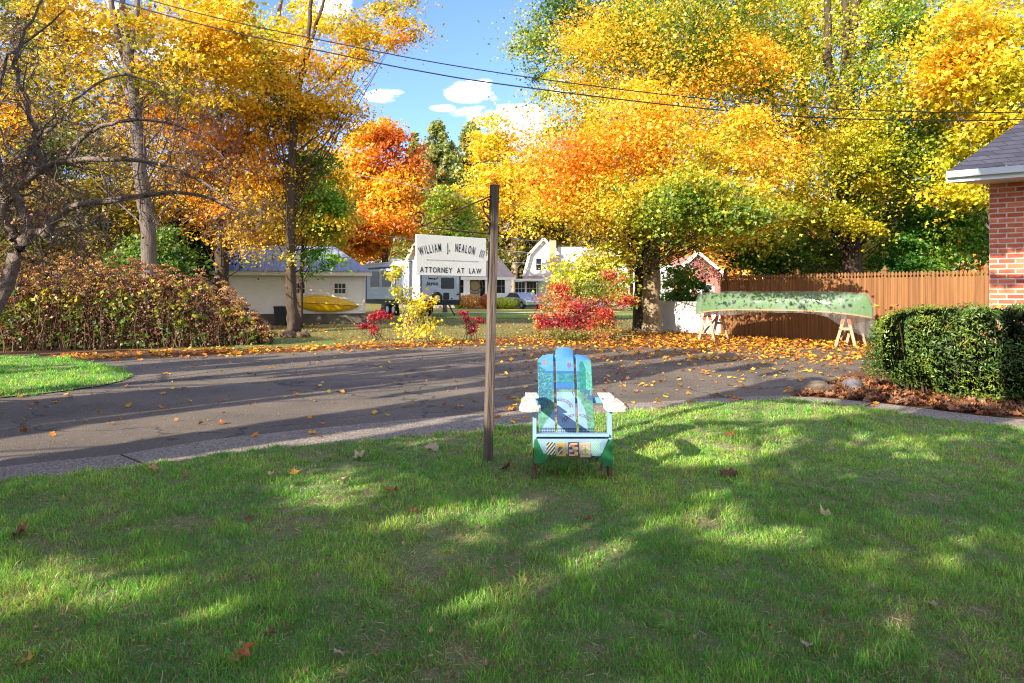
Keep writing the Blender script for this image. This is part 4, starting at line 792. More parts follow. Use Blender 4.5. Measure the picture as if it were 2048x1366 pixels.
# yellow boat on the shed wall
n, k = 40, 12; yx = (590 - CX) / F_PX * 30.6; Ly = shed_s(718) - shed_s(589); V = []; Fq = []
for i in range(n + 1):
    t_ = i / n; hw = .375 * (math.sin(math.pi * min(max(t_, .0), 1) ** .82)) ** .72 if 0 < t_ < 1 else .004; zc = .12 - .18 * t_ + .02 * math.sin(t_ * 3.1)
    for j in range(k + 1):
        a = math.pi * j / k; V.append((t_ * Ly, -abs(math.sin(a)) ** .8 * (.30 * hw / .375) - .03 * (j in (k // 2,)), zc - math.cos(a) * hw))
for i in range(n):
    for j in range(k): a = i * (k + 1) + j; Fq.append((a, a + 1, a + k + 2, a + k + 1))
yb = thing('boat', 'yellow upturned boat hanging on the wall of the white shed', 'boat', (*shed_w(shed_s(589), .06), .84), SA)
o = npmesh('hull', V, Fq, mat('yellow_gelcoat', s2l(236, 190, 22), .4, noise=(5, .5, s2l(206, 156, 20)), spec=.5), yb, smooth=True)
MB().tube([(t_ * Ly, -.30 * (math.sin(math.pi * t_ ** .82)) ** .72 - .035, .12 - .18 * t_ + .02 * math.sin(t_ * 3.1)) for t_ in np.linspace(.02, .98, 24)], .012, 6).build('keel_line', mat('keel_brown', s2l(110, 80, 30), .7), yb)

# ---- camper
X0 = (841 - CX) / F_PX * 38.5; TH = math.radians(35)
rv = thing('camper_trailer', 'white travel trailer with ribbed walls, dark windows and a spare wheel on its rear', 'trailer', (X0 + 1.3 * math.cos(TH), 38.5 + 1.3 * math.sin(TH), 0), TH)
m_rv = siding('camper_ribbed_wall', s2l(202, 211, 226), .16); m_rvt = mat('black_trim', s2l(22, 24, 30), .45)
MB().box(-1.3, 1.3, 0, 8, .95, 3.2).build('body', m_rv, rv, bevel=.04)
MB().box(-1.29, 1.29, .02, 7.9, .68, .95).build('skirt', m_rvt, rv)
MB().box(-1.33, 1.33, -.02, 8.02, 3.2, 3.27).build('roof', mat('camper_roof', s2l(180, 190, 204), .5), rv)
MB().box(-.6, .3, 1.2, 2.2, 3.27, 3.6).build('roof_vent', mat('vent_grey', s2l(120, 138, 160), .5), rv, bevel=.05)
MB().box(-1.0, -.5, 4.2, 4.8, 3.27, 3.5).build('roof_vent', m_white, rv, bevel=.05)
so_ = MB().box(-1.75, -1.3, 2.3, 6.6, .98, 2.95).build('slide_out', m_rv, rv, bevel=.02)
MB().box(-1.77, -1.75, 2.28, 2.36, .98, 2.95).box(-1.77, -1.75, 6.54, 6.62, .98, 2.95).box(-1.77, -1.75, 2.36, 6.54, 2.85, 2.96).build('slide_trim', m_rvt, so_)
MB().box(1.24, 1.315, -.02, 0, .95, 3.2).build('corner_trim', m_rvt, rv); MB().box(-1.32, -1.24, -.02, 0, .95, 3.2).build('corner_trim', m_rvt, rv)
def rwin(x0, x1, z0, z1, fy=-.02):
    r_ = .07; c_ = []
    for cx, cz, a0 in ((x1 - r_, z1 - r_, 0), (x0 + r_, z1 - r_, 90), (x0 + r_, z0 + r_, 180), (x1 - r_, z0 + r_, 270)):
        for a in range(0, 91, 18): c_.append((cx + r_ * math.cos(math.radians(a0 + a)), cz + r_ * math.sin(math.radians(a0 + a))))
    return c_
MB().prism(rwin(.02, .88, 1.62, 2.26), 'y', -.02, .0).build('window', m_glass, rv)
MB().prism(rwin(.16, .55, .98, 1.38), 'y', -.02, .0).build('hatch', m_rvt, rv)
MB().prism(rwin(1.02, 1.24, 1.24, 1.34), 'y', -.03, .0).build('tail_light', mat('red_lens', s2l(120, 20, 24), .3), rv)
MB().cyl((.72, -.01, 1.05), .045, .03, 'y').build('filler_cap', m_rvt, rv)
for y0_, y1_ in ((2.9, 4.2), (4.6, 5.9)): MB().prism([(b_ , c_) for b_, c_ in rwin(y0_, y1_, 1.75, 2.7)], 'x', -1.775, -1.755).build('window', m_glass, rv)
MB().prism(rwin(7.0, 7.6, 1.6, 2.4), 'x', -1.32, -1.302).build('window', m_glass, rv)
sp = MB(); a = np.linspace(0, 2 * math.pi, 25); sp.tube([(-.34 + .265 * math.cos(q), -.16, 1.08 + .265 * math.sin(q)) for q in a], .10, 10); 
sw = sp.build('spare_wheel', mat('tyre_rubber', s2l(30, 30, 32), .85), rv, smooth=True)
MB().cyl((-.34, -.17, 1.08), .19, .05, 'y').cyl((-.34, -.21, 1.08), .08, .05, 'y').build('rim', mat('wheel_silver', s2l(190, 192, 196), .35, .7), sw)
for y_ in (3.6, 4.45):
    o = MB().cyl((-1.15, y_, .36), .36, .24, 'x').build('wheel', MATS['tyre_rubber'], rv, bevel=.03); MB().cyl((-1.28, y_, .36), .2, .03, 'x').build('rim', MATS['wheel_silver'], o)
    MB().cyl((1.15, y_, .36), .36, .24, 'x').build('wheel', MATS['tyre_rubber'], rv, bevel=.03)
o = MB().cyl((-.2, 1.3, .36), .36, .22, 'x').build('wheel', MATS['tyre_rubber'], rv, bevel=.03)
MB().bar((.7, .3, .68), (1.1, .3, .05), .05, .05).build('stabiliser', m_rvt, rv); MB().bar((-.9, .3, .68), (-1.2, .3, .05), .05, .05).build('stabiliser', m_rvt, rv)
xx = -.95
for ch_ in 'Jayco':
    V, Fc = text_geo(ch_, .21); V[:, 0] *= 1.15; w_ = V[:, 0].max(); V[:, 0] += V[:, 1] * .18; lmb = MB(); thick_text(lmb, V, Fc, Matrix.Translation((xx, -.022, 1.84)) @ Matrix.Rotation(math.pi / 2, 4, 'X'), .012); lmb.build('letter', m_rvt, rv); xx += w_ + .02
MB().prism([(-.78, 2.16), (-.56, 2.24), (-.40, 2.12), (-.22, 2.20), (-.20, 2.30), (-.34, 2.20), (-.36, 2.28), (-.48, 2.16), (-.62, 2.22), (-.84, 2.26)], 'y', -.02, -.004).build('emblem', m_rvt, rv)
MB().prism([(-.42, 2.24), (-.33, 2.30), (-.28, 2.24), (-.34, 2.18)], 'y', -.026, -.021).build('emblem_patch', mat('emblem_orange', s2l(214, 130, 90), .5), rv)

# ---- cream house with porch
HD = 62.; hs = HD / F_PX
def HXp(px, D=HD): return (px - CX) / F_PX * D
def HZp(py, D=HD): return CAMZ - (py - HY) / F_PX * D
hx0 = HXp(905); house = thing('porch_house', 'cream house with a wide front porch and a brown hip roof behind the sign', 'house', (hx0, HD, 0))
m_cream = mat('cream_wall', s2l(214, 204, 176), .7, noise=(1, .3, s2l(196, 184, 154))); m_roofb = mat('brown_shingle', s2l(170, 150, 134), .85, noise=(2, .6, s2l(140, 120, 106)), bump=.4)
wx = lambda px: HXp(px) - hx0
MB().box(wx(800), wx(1022), 2.2, 10, 0, HZp(556)).build('wall', m_cream, house)
MB().box(wx(800), wx(1026), -.3, 2.2, 0, .45).build('porch_floor', mat('porch_stone', s2l(150, 140, 126), .8), house)
rfh = MB(); ze = HZp(555); zt = HZp(490)
e = [(wx(795), -.5, ze), (wx(1031), -.5, ze), (wx(1031), 10.5, ze), (wx(795), 10.5, ze), (wx(840), 5, zt), (wx(980), 5, zt)]
rfh.add(e, [(0, 1, 5, 4), (1, 2, 5), (2, 3, 4, 5), (3, 0, 4), (0, 3, 2, 1)]); rfh.build('roof', m_roofb, house)
MB().box(wx(795), wx(1031), -.56, -.5, ze - .22, ze + .02).build('fascia', m_white, house)
gz = HZp(487); mbg = MB().prism([(wx(805), HZp(535)), (wx(829), gz), (wx(856), HZp(535))], 'y', 1.4, 6); mbg.build('gable', m_cream, house)
MB().bar((wx(803), 1.0, HZp(535)), (wx(829), 1.0, gz + .15), 1.2, .18).bar((wx(829), 1.0, gz + .15), (wx(858), 1.0, HZp(535)), 1.2, .18).build('gable_trim', m_white, house)
MB().box(wx(700) * 0 + wx(916), wx(938), -.3, -.1, .3, HZp(586)).build('porch_wall', m_white, house); MB().box(wx(993), wx(1019), -.3, -.1, .3, HZp(586)).build('porch_wall', m_white, house)
for a in (934, 977, 1016): MB().box(wx(a) - .28, wx(a) + .28, -.5, .06, .3, ze).build('column', m_white, house, bevel=.02)
for a in (925, 968, 1002): window(house, wx(a), 2.0, .9 if a != 1002 else 1.0, 1.9, 2.19, m_white, 2, 2)
MB().tube([(wx(947) + .75 * math.cos(q), 2.14, 2.05 + .75 * math.sin(q)) for q in np.linspace(0, 6.283, 30)], .05, 6).tube([(wx(947) + .5 * math.cos(q), 2.14, 2.05 + .5 * math.sin(q)) for q in np.linspace(0, 6.283, 24)], .05, 6).build('porch_wreath', mat('wreath_tan', s2l(150, 136, 96), .8), house)
for i in range(4): MB().box(wx(957), wx(977), -1.5 + i * .3, -1.2 + i * .3, 0, .13 + i * .12).build('step', mat('step_orange_wood', s2l(196, 118, 62), .7), house)
for (a, py_, w, hpx, pal, lb) in ((938, 616, 1.15, 1.15, [(196, 140, 50), (226, 172, 70)], 'round golden orange bush left of the porch steps'), (1010, 616, 1.35, .95, [(170, 184, 50), (206, 214, 66)], 'bright lime green bush right of the porch steps'), (991, 617, .6, .7, [(190, 100, 50), (220, 150, 70)], 'small rust coloured bush beside the sign post'), (918, 616, .5, .8, [(160, 180, 50), (200, 204, 70)], 'small green bush at the corner of the camper'), (973, 611, .6, 1.2, [(190, 90, 60), (226, 150, 80)], 'pinkish flowering plant on the porch steps')):
    D = 59.; bx = HXp(a, D); rng = np.random.default_rng(int(a)); root = thing('round_bush', lb, 'bush', (bx, D, 0), group='bushes in front of the porch house')
    MB().tube([(0, 0, 0), (0, 0, hpx * .5)], .05, 6).build('stem', m_barkd, root)
    d_ = rng.normal(0, 1, (1500, 3)); d_ /= np.linalg.norm(d_, axis=1, keepdims=True); ps = d_ * rng.uniform(.75, 1.0, (1500, 1)) * [w * .95, w * .8, hpx * .5] + [0, 0, hpx * .55]
    V, Fc, c3 = scatter(KITE, ps, rng.uniform(.1, .2, 1500), d_ + rng.normal(0, .6, d_.shape), rng.random(1500) * 6, palette_pick(pal, rng.random(1500), rng)); npmesh('foliage', V, Fc, m_tleaf, root, col=c3)
# ---- blue grey and white gambrel house
D2 = 68.; g0 = HXp(1030, D2); gh = thing('gambrel_house', 'white gambrel roofed house with a blue grey bay and tall white windows', 'house', (g0, D2, 0)); gx = lambda p: HXp(p, D2) - g0; gzz = lambda p: HZp(p, D2)
m_bluew = siding('blue_grey_siding', s2l(96, 112, 134), .14)
MB().box(gx(1030), gx(1076), 0, 8, 0, gzz(558)).build('wall', m_bluew, gh)
MB().box(gx(1076), gx(1260), .3, 8, 0, gzz(548)).build('wall', siding('white_siding', s2l(226, 222, 216), .14), gh)
MB().prism([(gx(1049), gzz(551)), (gx(1062), gzz(505)), (gx(1088), gzz(478)), (gx(1112), gzz(505)), (gx(1122), gzz(551))], 'y', 1.0, 8).build('gable', MATS['white_siding'], gh)
MB().bar((gx(1047), .9, gzz(553)), (gx(1060), .9, gzz(505)), .5, .25).bar((gx(1056), .9, gzz(510)), (gx(1088), .9, gzz(476)), .5, .25).bar((gx(1088), .9, gzz(476)), (gx(1118), .9, gzz(508)), .5, .25).build('gable_trim', m_white, gh)
MB().prism([(gx(1095), gzz(550)), (gx(1118), gzz(492)), (gx(1240), gzz(492)), (gx(1262), gzz(550))], 'y', 1.2, 7).build('roof', mat('pale_grey_roof', s2l(186, 180, 180), .85, noise=(1, .5, s2l(160, 154, 156))), gh)
MB().box(gx(1046), gx(1084), -1.2, .9, gzz(558), gzz(552)).build('porch_roof', m_roofb, gh); MB().box(gx(1030), gx(1140), -1.3, -.9, gzz(562), gzz(558)).build('fascia', m_white, gh)
MB().box(gx(1100), gx(1113), .6, 1.6, gzz(548), gzz(480)).build('chimney', mat('tan_brick', s2l(206, 156, 116), .85), gh)
for a in (1040, 1063): window(gh, gx(a), gzz(577), .95, 1.3, -.01, m_white, 3, 2)
window(gh, gx(1078), gzz(528), .5, 1.2, .99, m_white, 1, 2)
# ---- silver car
car = thing('car', 'silver car parked beside the blue grey house', 'car', (HXp(1046, 60), 60, 0), math.radians(-62))
m_car = mat('silver_paint', s2l(170, 178, 188), .3, .5, coat=.5)
MB().prism([(-2.2, .35), (2.2, .35), (2.25, .7), (2.0, .85), (1.2, .95), (.55, 1.38), (-.9, 1.42), (-1.7, 1.05), (-2.2, .95)], 'y', -.85, .85).build('body', m_car, car, bevel=.08)
MB().prism([(1.05, .95), (.5, 1.33), (-.85, 1.36), (-1.45, 1.02)], 'y', -.87, .87).build('window', m_glass, car)
MB().prism([(-1.72, 1.06), (-1.0, 1.40), (-.98, 1.42), (-1.76, 1.09)], 'y', -.65, .65).build('rear_window', m_glass, car)
for a in (-1.35, 1.35):
    for s in (-1, 1): o = MB().cyl((a, s * .8, .32), .32, .2, 'y').build('wheel', MATS['tyre_rubber'], car); MB().cyl((a, s * .9, .32), .19, .03, 'y').build('rim', MATS['wheel_silver'], o)
for s in (-1, 1): MB().box(-2.26, -2.16, s * .65 - .15, s * .65 + .15, .72, .86).build('tail_light', MATS['red_lens'], car); MB().box(2.16, 2.28, s * .65 - .15, s * .65 + .15, .62, .76).build('headlight', m_white, car)
# ---- red brick house covered with ivy
D3 = 58.; r0 = HXp(1350, D3); rh = thing('brick_house', 'red brick house with ivy on its gable seen over the white fence', 'house', (r0, D3, 0)); rx = lambda p: HXp(p, D3) - r0; rz_ = lambda p: HZp(p, D3)
def brickmat(name, c1, c2, mortar, bw, bh, ms=.012, bump=.5, var=.5):
    m = bpy.data.materials.new(name); m.use_nodes = True; t = m.node_tree; b = t.nodes['Principled BSDF']; b.inputs['Roughness'].default_value = .85
    tc_ = N(t, 'ShaderNodeTexCoord'); s_ = N(t, 'ShaderNodeSeparateXYZ'); t.links.new(tc_.outputs['Object'], s_.inputs[0]); c_ = N(t, 'ShaderNodeCombineXYZ')
    t.links.new(mth(t, 'ADD', s_.outputs[0], s_.outputs[1]), c_.inputs[0]); t.links.new(s_.outputs[2], c_.inputs[1])
    br_ = N(t, 'ShaderNodeTexBrick'); t.links.new(c_.outputs[0], br_.inputs['Vector']); br_.inputs['Scale'].default_value = 1
    br_.inputs['Brick Width'].default_value = bw; br_.inputs['Row Height'].default_value = bh; br_.inputs['Mortar Size'].default_value = ms; br_.inputs['Mortar Smooth'].default_value = .2
    br_.inputs['Color1'].default_value = (*c1, 1); br_.inputs['Color2'].default_value = (*c2, 1); br_.inputs['Mortar'].default_value = (*mortar, 1)
    n_ = N(t, 'ShaderNodeTexNoise'); n_.inputs['Scale'].default_value = 9; n_.inputs['Detail'].default_value = 7; t.links.new(tc_.outputs['Object'], n_.inputs[0])
    v_ = mth(t, 'ADD', 1 - var / 2, mth(t, 'MULTIPLY', n_.outputs[0], var)); hs_ = N(t, 'ShaderNodeHueSaturation'); t.links.new(v_, hs_.inputs['Value']); t.links.new(br_.outputs['Color'], hs_.inputs['Color']); t.links.new(hs_.outputs[0], b.inputs['Base Color'])
    bp_n = N(t, 'ShaderNodeBump'); bp_n.inputs['Strength'].default_value = bump; bp_n.inputs['Distance'].default_value = .01; bp_n.invert = True
    t.links.new(mth(t, 'ADD', br_.outputs['Fac'], mth(t, 'MULTIPLY', n_.outputs[0], -.5)), bp_n.inputs['Height']); t.links.new(bp_n.outputs[0], b.inputs['Normal']); MATS[name] = m; return m
m_rbrick = brickmat('red_brick_far', s2l(176, 84, 66), s2l(150, 66, 56), s2l(176, 150, 134), .22, .08)
MB().prism([(rx(1350), 0), (rx(1350), rz_(545)), (rx(1395), rz_(508)), (rx(1446), rz_(548)), (rx(1446), 0)], 'y', 0, 8).build('wall', m_rbrick, rh)
MB().bar((rx(1343), -.1, rz_(551)), (rx(1395), -.1, rz_(505)), .4, .25).bar((rx(1395), -.1, rz_(505)), (rx(1453), -.1, rz_(553)), .4, .25).build('roof_edge', m_white, rh)
MB().box(rx(1300), rx(1352), .5, 8, 0, rz_(530)).build('side_wing', MATS['white_siding'], rh)
for a, b_ in ((1412, 580), (1372, 582), (1385, 530)): window(rh, rx(a), rz_(b_), .7 if b_ > 560 else .5, .8 if b_ > 560 else .5, -.01, m_white, 2, 2)
MB().box(rx(1405) - .45, rx(1405) - .12, -.04, -.005, rz_(588), rz_(573)).box(rx(1421), rx(1421) + .33, -.04, -.005, rz_(588), rz_(573)).build('shutter', mat('pale_blue_shutter', s2l(170, 190, 206), .6), rh)
rng = np.random.default_rng(3); n = 2600; ivx = rx(1350) + rng.random(n) * (rx(1446) - rx(1350)); ivz = rng.random(n) * rz_(508); ok = (vnoise(ivx * 1.3, ivz * 1.3, 71) > .45) & (np.abs(ivx - rx(1396)) < (rz_(506) - ivz) * 1.25); ivx, ivz = ivx[ok], ivz[ok]; m = len(ivx)
V, Fc, c3 = scatter(KITE, np.stack([ivx, np.full(m, -.08) - rng.random(m) * .08, ivz], 1), rng.uniform(.12, .24, m), rng.normal(0, .5, (m, 3)) + [0, -1, .3], rng.random(m) * 6.28, palette_pick([(150, 60, 60), (120, 50, 70), (196, 140, 120), (130, 110, 60)], rng.random(m), rng)); npmesh('ivy', V, Fc, m_tleaf, rh, col=c3)
# ---- low white fence
wf = thing('white_fence', 'low white solid fence panel between the pale trunk and the brown fence', 'fence', (5.27, 24.4, 0)); e = Vector((6.85 - 5.27, 21.95 - 24.4, 0))
MB().bar((0, 0, .56), tuple(e + Vector((0, 0, .56))), .04, 1.06).build('panel', m_white, wf); 
for f in (0, 1): MB().box(-.06, .06, -.06, .06, 0, 1.12, Matrix.Translation(e * f)).build('post', m_white, wf)
# ---- brown picket fence
FA, FB = Vector((6.72, 22.0, 0)), Vector((11.6, 15.9, 0)); fv = FB - FA; FL = fv.length; fa = math.atan2(fv.y, fv.x)
pf = thing('picket_fence', 'tall brown wooden privacy fence with pointed picket tops behind the covered canoe', 'fence', tuple(FA), fa)
m_fen = mat('cedar_stain', s2l(146, 102, 60), .8, noise=(5, .95, s2l(96, 62, 36)), bump=.3, bscale=30, stretch=(2.6, 2.6, .06))
pk = MB(); n = int(FL / .088); rng = np.random.default_rng(2)
for i in range(n):
    x = i * .088 + .04; h = 1.955 + rng.normal(0, .004); w = .040
    pk.prism([(x - w, .05), (x + w, .05), (x + w, h - .17), (x + w * .45, h - .145), (x + w * .45, h - .12), (x + w * .95, h - .085), (x + w * .7, h - .04), (x, h), (x - w * .7, h - .04), (x - w * .95, h - .085), (x - w * .45, h - .12), (x - w * .45, h - .145), (x - w, h - .17)], 'y', -.01 + rng.normal(0, .0015), .01)
pk.box(.01, FL, .002, .011, .05, 1.79); pk.build('pickets', m_fen, pf)
for z in (.3, 1.0, 1.65): MB().box(0, FL, .012, .05, z - .045, z + .045).build('rail', m_fen, pf)
for x in (.12, 2.55, 5.0, FL - .5):
    o = MB().box(x - .05, x + .05, .05, .15, 0, 1.99).build('post', m_fen, pf); MB().box(x - .065, x + .065, .035, .165, 1.99, 2.02).add([(x - .05, .05, 2.02), (x + .05, .05, 2.02), (x + .05, .15, 2.02), (x - .05, .15, 2.02), (x, .1, 2.12)], [(0, 1, 4), (1, 2, 4), (2, 3, 4), (3, 0, 4)]).build('post_cap', m_fen, o)
# ---- canoe on sawhorses
CA, CB = Vector((5.42, 20.1, 0)), Vector((8.95, 16.95, 0)); cv = CB - CA; CL = cv.length; ca = math.atan2(cv.y, cv.x)
cn = thing('canoe', 'green canoe lying upside down on two sawhorses in front of the brown fence', 'canoe', tuple(CA), ca)
def hull(grow, n=60, k=20, drop=None, seed=0, zb=.93, th=0.):
    rng = np.random.default_rng(seed); V = []; Fq = []
    for i in range(n + 1):
        t_ = i / n; e_ = abs(2 * t_ - 1); hb = (.425 * (1 - e_ ** 2.8) + .015) + grow; sheer = -.16 * e_ ** 3.2; kz = .47 - .07 * e_ ** 4 - (.30 * max(0, (e_ - .93) / .07) ** 2) + grow
        for j in range(k + 1):
            a = math.pi * j / k; c_, s_ = math.cos(a), math.sin(a); y = hb * math.copysign(abs(c_) ** .72, c_); z = zb + sheer + (kz - sheer) * s_ ** .62
            if drop is not None: z -= drop(t_, 1 - s_) ; y += (vnoise(t_ * 40, j * .5, 81) - .5) * .05 * (1 - s_); z += (vnoise(t_ * 26 + j * .35, j * .3, 82) - .5) * .03
            V.append((t_ * (CL + 2 * grow) - grow, y, z))
    for i in range(n):
        for j in range(k): a = i * (k + 1) + j; Fq.append((a, a + 1, a + k + 2, a + k + 1))
    return V, Fq
V, Fq = hull(0); o = npmesh('hull', V, Fq, mat('green_canvas_hull', s2l(84, 122, 66), .5, noise=(2, .5, s2l(66, 98, 58)), spec=.4), cn, smooth=True)
gw = MB()
for s in (-1, 1): gw.tube([(t_ * CL, s * (.425 * (1 - abs(2 * t_ - 1) ** 2.8) + .02), .93 - .16 * abs(2 * t_ - 1) ** 3.2) for t_ in np.linspace(0, 1, 40)], .018, 6)
gw.build('gunwale', mat('varnished_wood', s2l(196, 140, 84), .5), cn, smooth=True)
tw = MB()
for t_ in (.3, .5, .7): tw.box(t_ * CL - .03, t_ * CL + .03, -.4, .4, .925, .945)
tw.build('thwart', MATS['varnished_wood'], cn)
m_pl = bpy.data.materials.new('clear_plastic_sheet'); m_pl.use_nodes = True; t = m_pl.node_tree; t.nodes.clear()
tb = N(t, 'ShaderNodeBsdfTransparent'); df = N(t, 'ShaderNodeBsdfDiffuse'); df.inputs[0].default_value = (.5, .54, .52, 1); tl = N(t, 'ShaderNodeBsdfTranslucent'); tl.inputs[0].default_value = (.8, .8, .8, 1); gl = N(t, 'ShaderNodeBsdfGlossy'); gl.inputs['Roughness'].default_value = .12
tcn = N(t, 'ShaderNodeTexCoord'); mp = N(t, 'ShaderNodeMapping'); mp.inputs['Scale'].default_value = (5, 2, .8); mp.inputs['Rotation'].default_value = (0, .5, 0); t.links.new(tcn.outputs['Object'], mp.inputs[0]); n_ = N(t, 'ShaderNodeTexNoise'); n_.inputs['Scale'].default_value = 1.1; n_.inputs['Detail'].default_value = 3; t.links.new(mp.outputs[0], n_.inputs['Vector'])
bp = N(t, 'ShaderNodeBump'); bp.inputs['Strength'].default_value = 1; bp.inputs['Distance'].default_value = .045; t.links.new(n_.outputs[0], bp.inputs['Height'])
for q in (df, tl, gl): t.links.new(bp.outputs[0], q.inputs['Normal'])
def mixs(a, b_, f):
    m_ = N(t, 'ShaderNodeMixShader')
    if isinstance(f, float): m_.inputs[0].default_value = f
    else: t.links.new(f, m_.inputs[0])
    t.links.new(a, m_.inputs[1]); t.links.new(b_, m_.inputs[2]); return m_.outputs[0]
rr_ = N(t, 'ShaderNodeMapRange'); rr_.inputs[1].default_value = .42; rr_.inputs[2].default_value = .68; rr_.inputs[3].default_value = .14; rr_.inputs[4].default_value = .40; t.links.new(n_.outputs[0], rr_.inputs[0])
s1 = mixs(mixs(df.outputs[0], tl.outputs[0], .5), gl.outputs[0], .12); s2_ = mixs(tb.outputs[0], s1, rr_.outputs[0]); oo = N(t, 'ShaderNodeOutputMaterial'); t.links.new(s2_, oo.inputs[0])
def drp(t_, q): 
    q = max(q, 0) ** 3
    return q * (.06 + .10 * max(0, math.sin(t_ * 9.5 - .6)) + .42 * max(0, (t_ - .80) / .2) ** .8 + .22 * max(0, (.10 - t_) / .10))
V, Fq = hull(.035, 90, 22, drp); ps_ = npmesh('plastic_cover', V, Fq, m_pl, None, smooth=True); ps_.location = tuple(CA); ps_.rotation_euler = (0, 0, ca)
tag(ps_, 'crinkled clear plastic sheet draped over the green canoe and hanging down at its right end', 'plastic sheet')
m_lum = mat('raw_lumber', s2l(190, 164, 130), .8, noise=(8, .8, s2l(150, 124, 96)), stretch=(1, 1, .3)); m_or = mat('orange_bracket', s2l(206, 88, 38), .6)
def sawhorse(cx, cy, rz, H, lb):
    r = thing('sawhorse', lb, 'sawhorse', (cx, cy, 0), rz, 'sawhorses under the canoe')
    MB().box(-.5, .5, -.045, .045, H - .09, H).build('beam', m_lum, r)
    for sx_ in (-1, 1):
        for sy_ in (-1, 1):
            l = MB().bar((sx_ * .40, sy_ * .03, H - .01), (sx_ * .46, sy_ * .24, 0), .07, .04, up=(1, 0, 0)).build('leg', m_lum, r)
            MB().bar((sx_ * .402, sy_ * .034, H + .0), (sx_ * .420, sy_ * .105, H - .25), .076, .048, up=(1, 0, 0)).build('bracket', m_or, l)
        MB().box(sx_ * .44 - .02, sx_ * .44 + .02, -.16, .16, H - .40, H - .33).build('crosspiece', m_lum, r)
    MB().bar((-.42, .12, .2), (.42, .14, H - .25), .06, .03, up=(0, 1, 0)).build('brace', m_lum, r)
ps = ca + math.pi / 2
pL = P(1413, 600, 20.0); pR = P(1691, 600, 17.35)
sawhorse(pL.x + .46 * math.cos(ps), pL.y + .46 * math.sin(ps), ps, .84, 'wooden sawhorse under the left end of the canoe, by the white fence')
sawhorse(pR.x + .46 * math.cos(ps), pR.y + .46 * math.sin(ps), ps, .84, 'wooden sawhorse with orange brackets under the right end of the canoe')

# ---- brick garage on the right
ga = thing('brick_garage', 'red brick building corner with a dark shingled hip roof and white fascia', 'building', (7.27, 10.4, 0), math.radians(-35))
m_brick = brickmat('warm_brick', s2l(206, 112, 74), s2l(156, 66, 46), s2l(196, 174, 156), .215, .0765, .011, .8, .7)
ov = .52; zf = 3.22; sl_ = .88; zr_ = zf + (3 + ov) * sl_
MB().prism([(0, 0), (7, 0), (7, 6), (6, 6)], 'z', 0, 3.24).add([(.0, .0, 3.24), (3, 3, zr_ - .05), (6, 6, 3.24)], [(0, 1, 2)]).build('wall', m_brick, ga)
rf = MB(); e = [(-ov, -ov, zf), (7 + ov, -ov, zf), (7 + ov, 3, zr_), (3, 3, zr_), (7 + ov, 6 + ov, zf), (6 + ov, 6 + ov, zf)]
rf.add(e, [(0, 1, 2, 3), (3, 2, 4, 5)]).add([(x, y, z - .04) for x, y, z in e], [(3, 2, 1, 0), (5, 4, 2, 3)]).add([e[0], e[1], (e[1][0], e[1][1], e[1][2] - .04), (e[0][0], e[0][1], e[0][2] - .04), e[3], (e[3][0], e[3][1], e[3][2] - .04)], [(0, 1, 2, 3), (0, 3, 5, 4)])
m_sh = brickmat('dark_shingles', s2l(62, 62, 74), s2l(44, 44, 56), s2l(28, 28, 36), .30, .075, .006, .8, .9)
rf.build('roof', m_sh, ga)
MB().box(-ov - .012, 7 + ov, -ov - .025, -ov, zf - .17, zf - .005).build('fascia', mat('fascia_white', s2l(214, 220, 228), .5), ga)
MB().prism([(-ov, -ov), (7 + ov, -ov), (7 + ov, 0), (0, 0)], 'z', zf - .17, zf - .155).build('soffit', m_white, ga)

gt = MB().prism([(-ov - .13, zf - .015), (-ov - .03, zf - .015), (-ov - .03, zf - .105), (-ov - .10, zf - .105)], 'x', -ov, 7.4); gt.build('gutter', mat('gutter_white', s2l(206, 212, 220), .45), ga)
for x_ in np.arange(.2, 7, 1.1): MB().box(x_ - .012, x_ + .012, -ov - .135, -ov - .028, zf - .014, zf - .004).build('gutter_strap', MATS['gutter_white'], ga)
# ---- yew hedge
rng = np.random.default_rng(12); hA = np.array([4.78, 9.35]); hu = np.array([.72, -.694]); hv = np.array([.694, .72]); HL, HW, HH = 6.5, 1.45, 1.2
yh = thing('yew_hedge', 'clipped dark green yew hedge in front of the brick wall', 'hedge', (hA[0], hA[1], 0), math.atan2(hu[1], hu[0]))
def sbox(n, e1, rng):
    d_ = rng.normal(0, 1, (n, 3)); d_ /= np.abs(d_).max(1, keepdims=True); nn = (np.abs(d_) ** e1).sum(1, keepdims=True) ** (1 / e1); return d_ / nn
n = 125000; s_ = sbox(n, 5, rng); jitter = 1 - np.abs(rng.normal(0, .085, n)); 
q = s_ * [HL / 2, HW / 2, HH / 2] ; q = q * jitter[:, None] + rng.normal(0, .012, (n, 3)); q += [HL / 2, HW / 2, HH / 2 + .0]
ex = vnoise(q[:, 0] * 3, q[:, 2] * 3 + q[:, 1] * 2, 91); lump = (ex - .5) * .24; q += s_ * lump[:, None]
nearf = (q[:, 0] < 4.2) | (rng.random(n) < .4); gap = (vnoise(q[:, 0] * 6, q[:, 2] * 6 + q[:, 1] * 3, 92) > .27) | (rng.random(n) < .35); under = ~((q[:, 0] > 2.3) & (q[:, 2] < .28 + .12 * np.sin(q[:, 0] * 3)) & (q[:, 1] < .9)); kk = nearf & gap & under & (q[:, 2] > .03); q, s_ = q[kk], s_[kk]; m = len(q)
col = palette_pick([(52, 80, 40), (78, 108, 42), (112, 138, 48), (152, 166, 58)], np.clip(vnoise(q[:, 0] * 4, q[:, 2] * 4, 93) * .7 + rng.random(m) * .35, 0, .99), rng, .18)
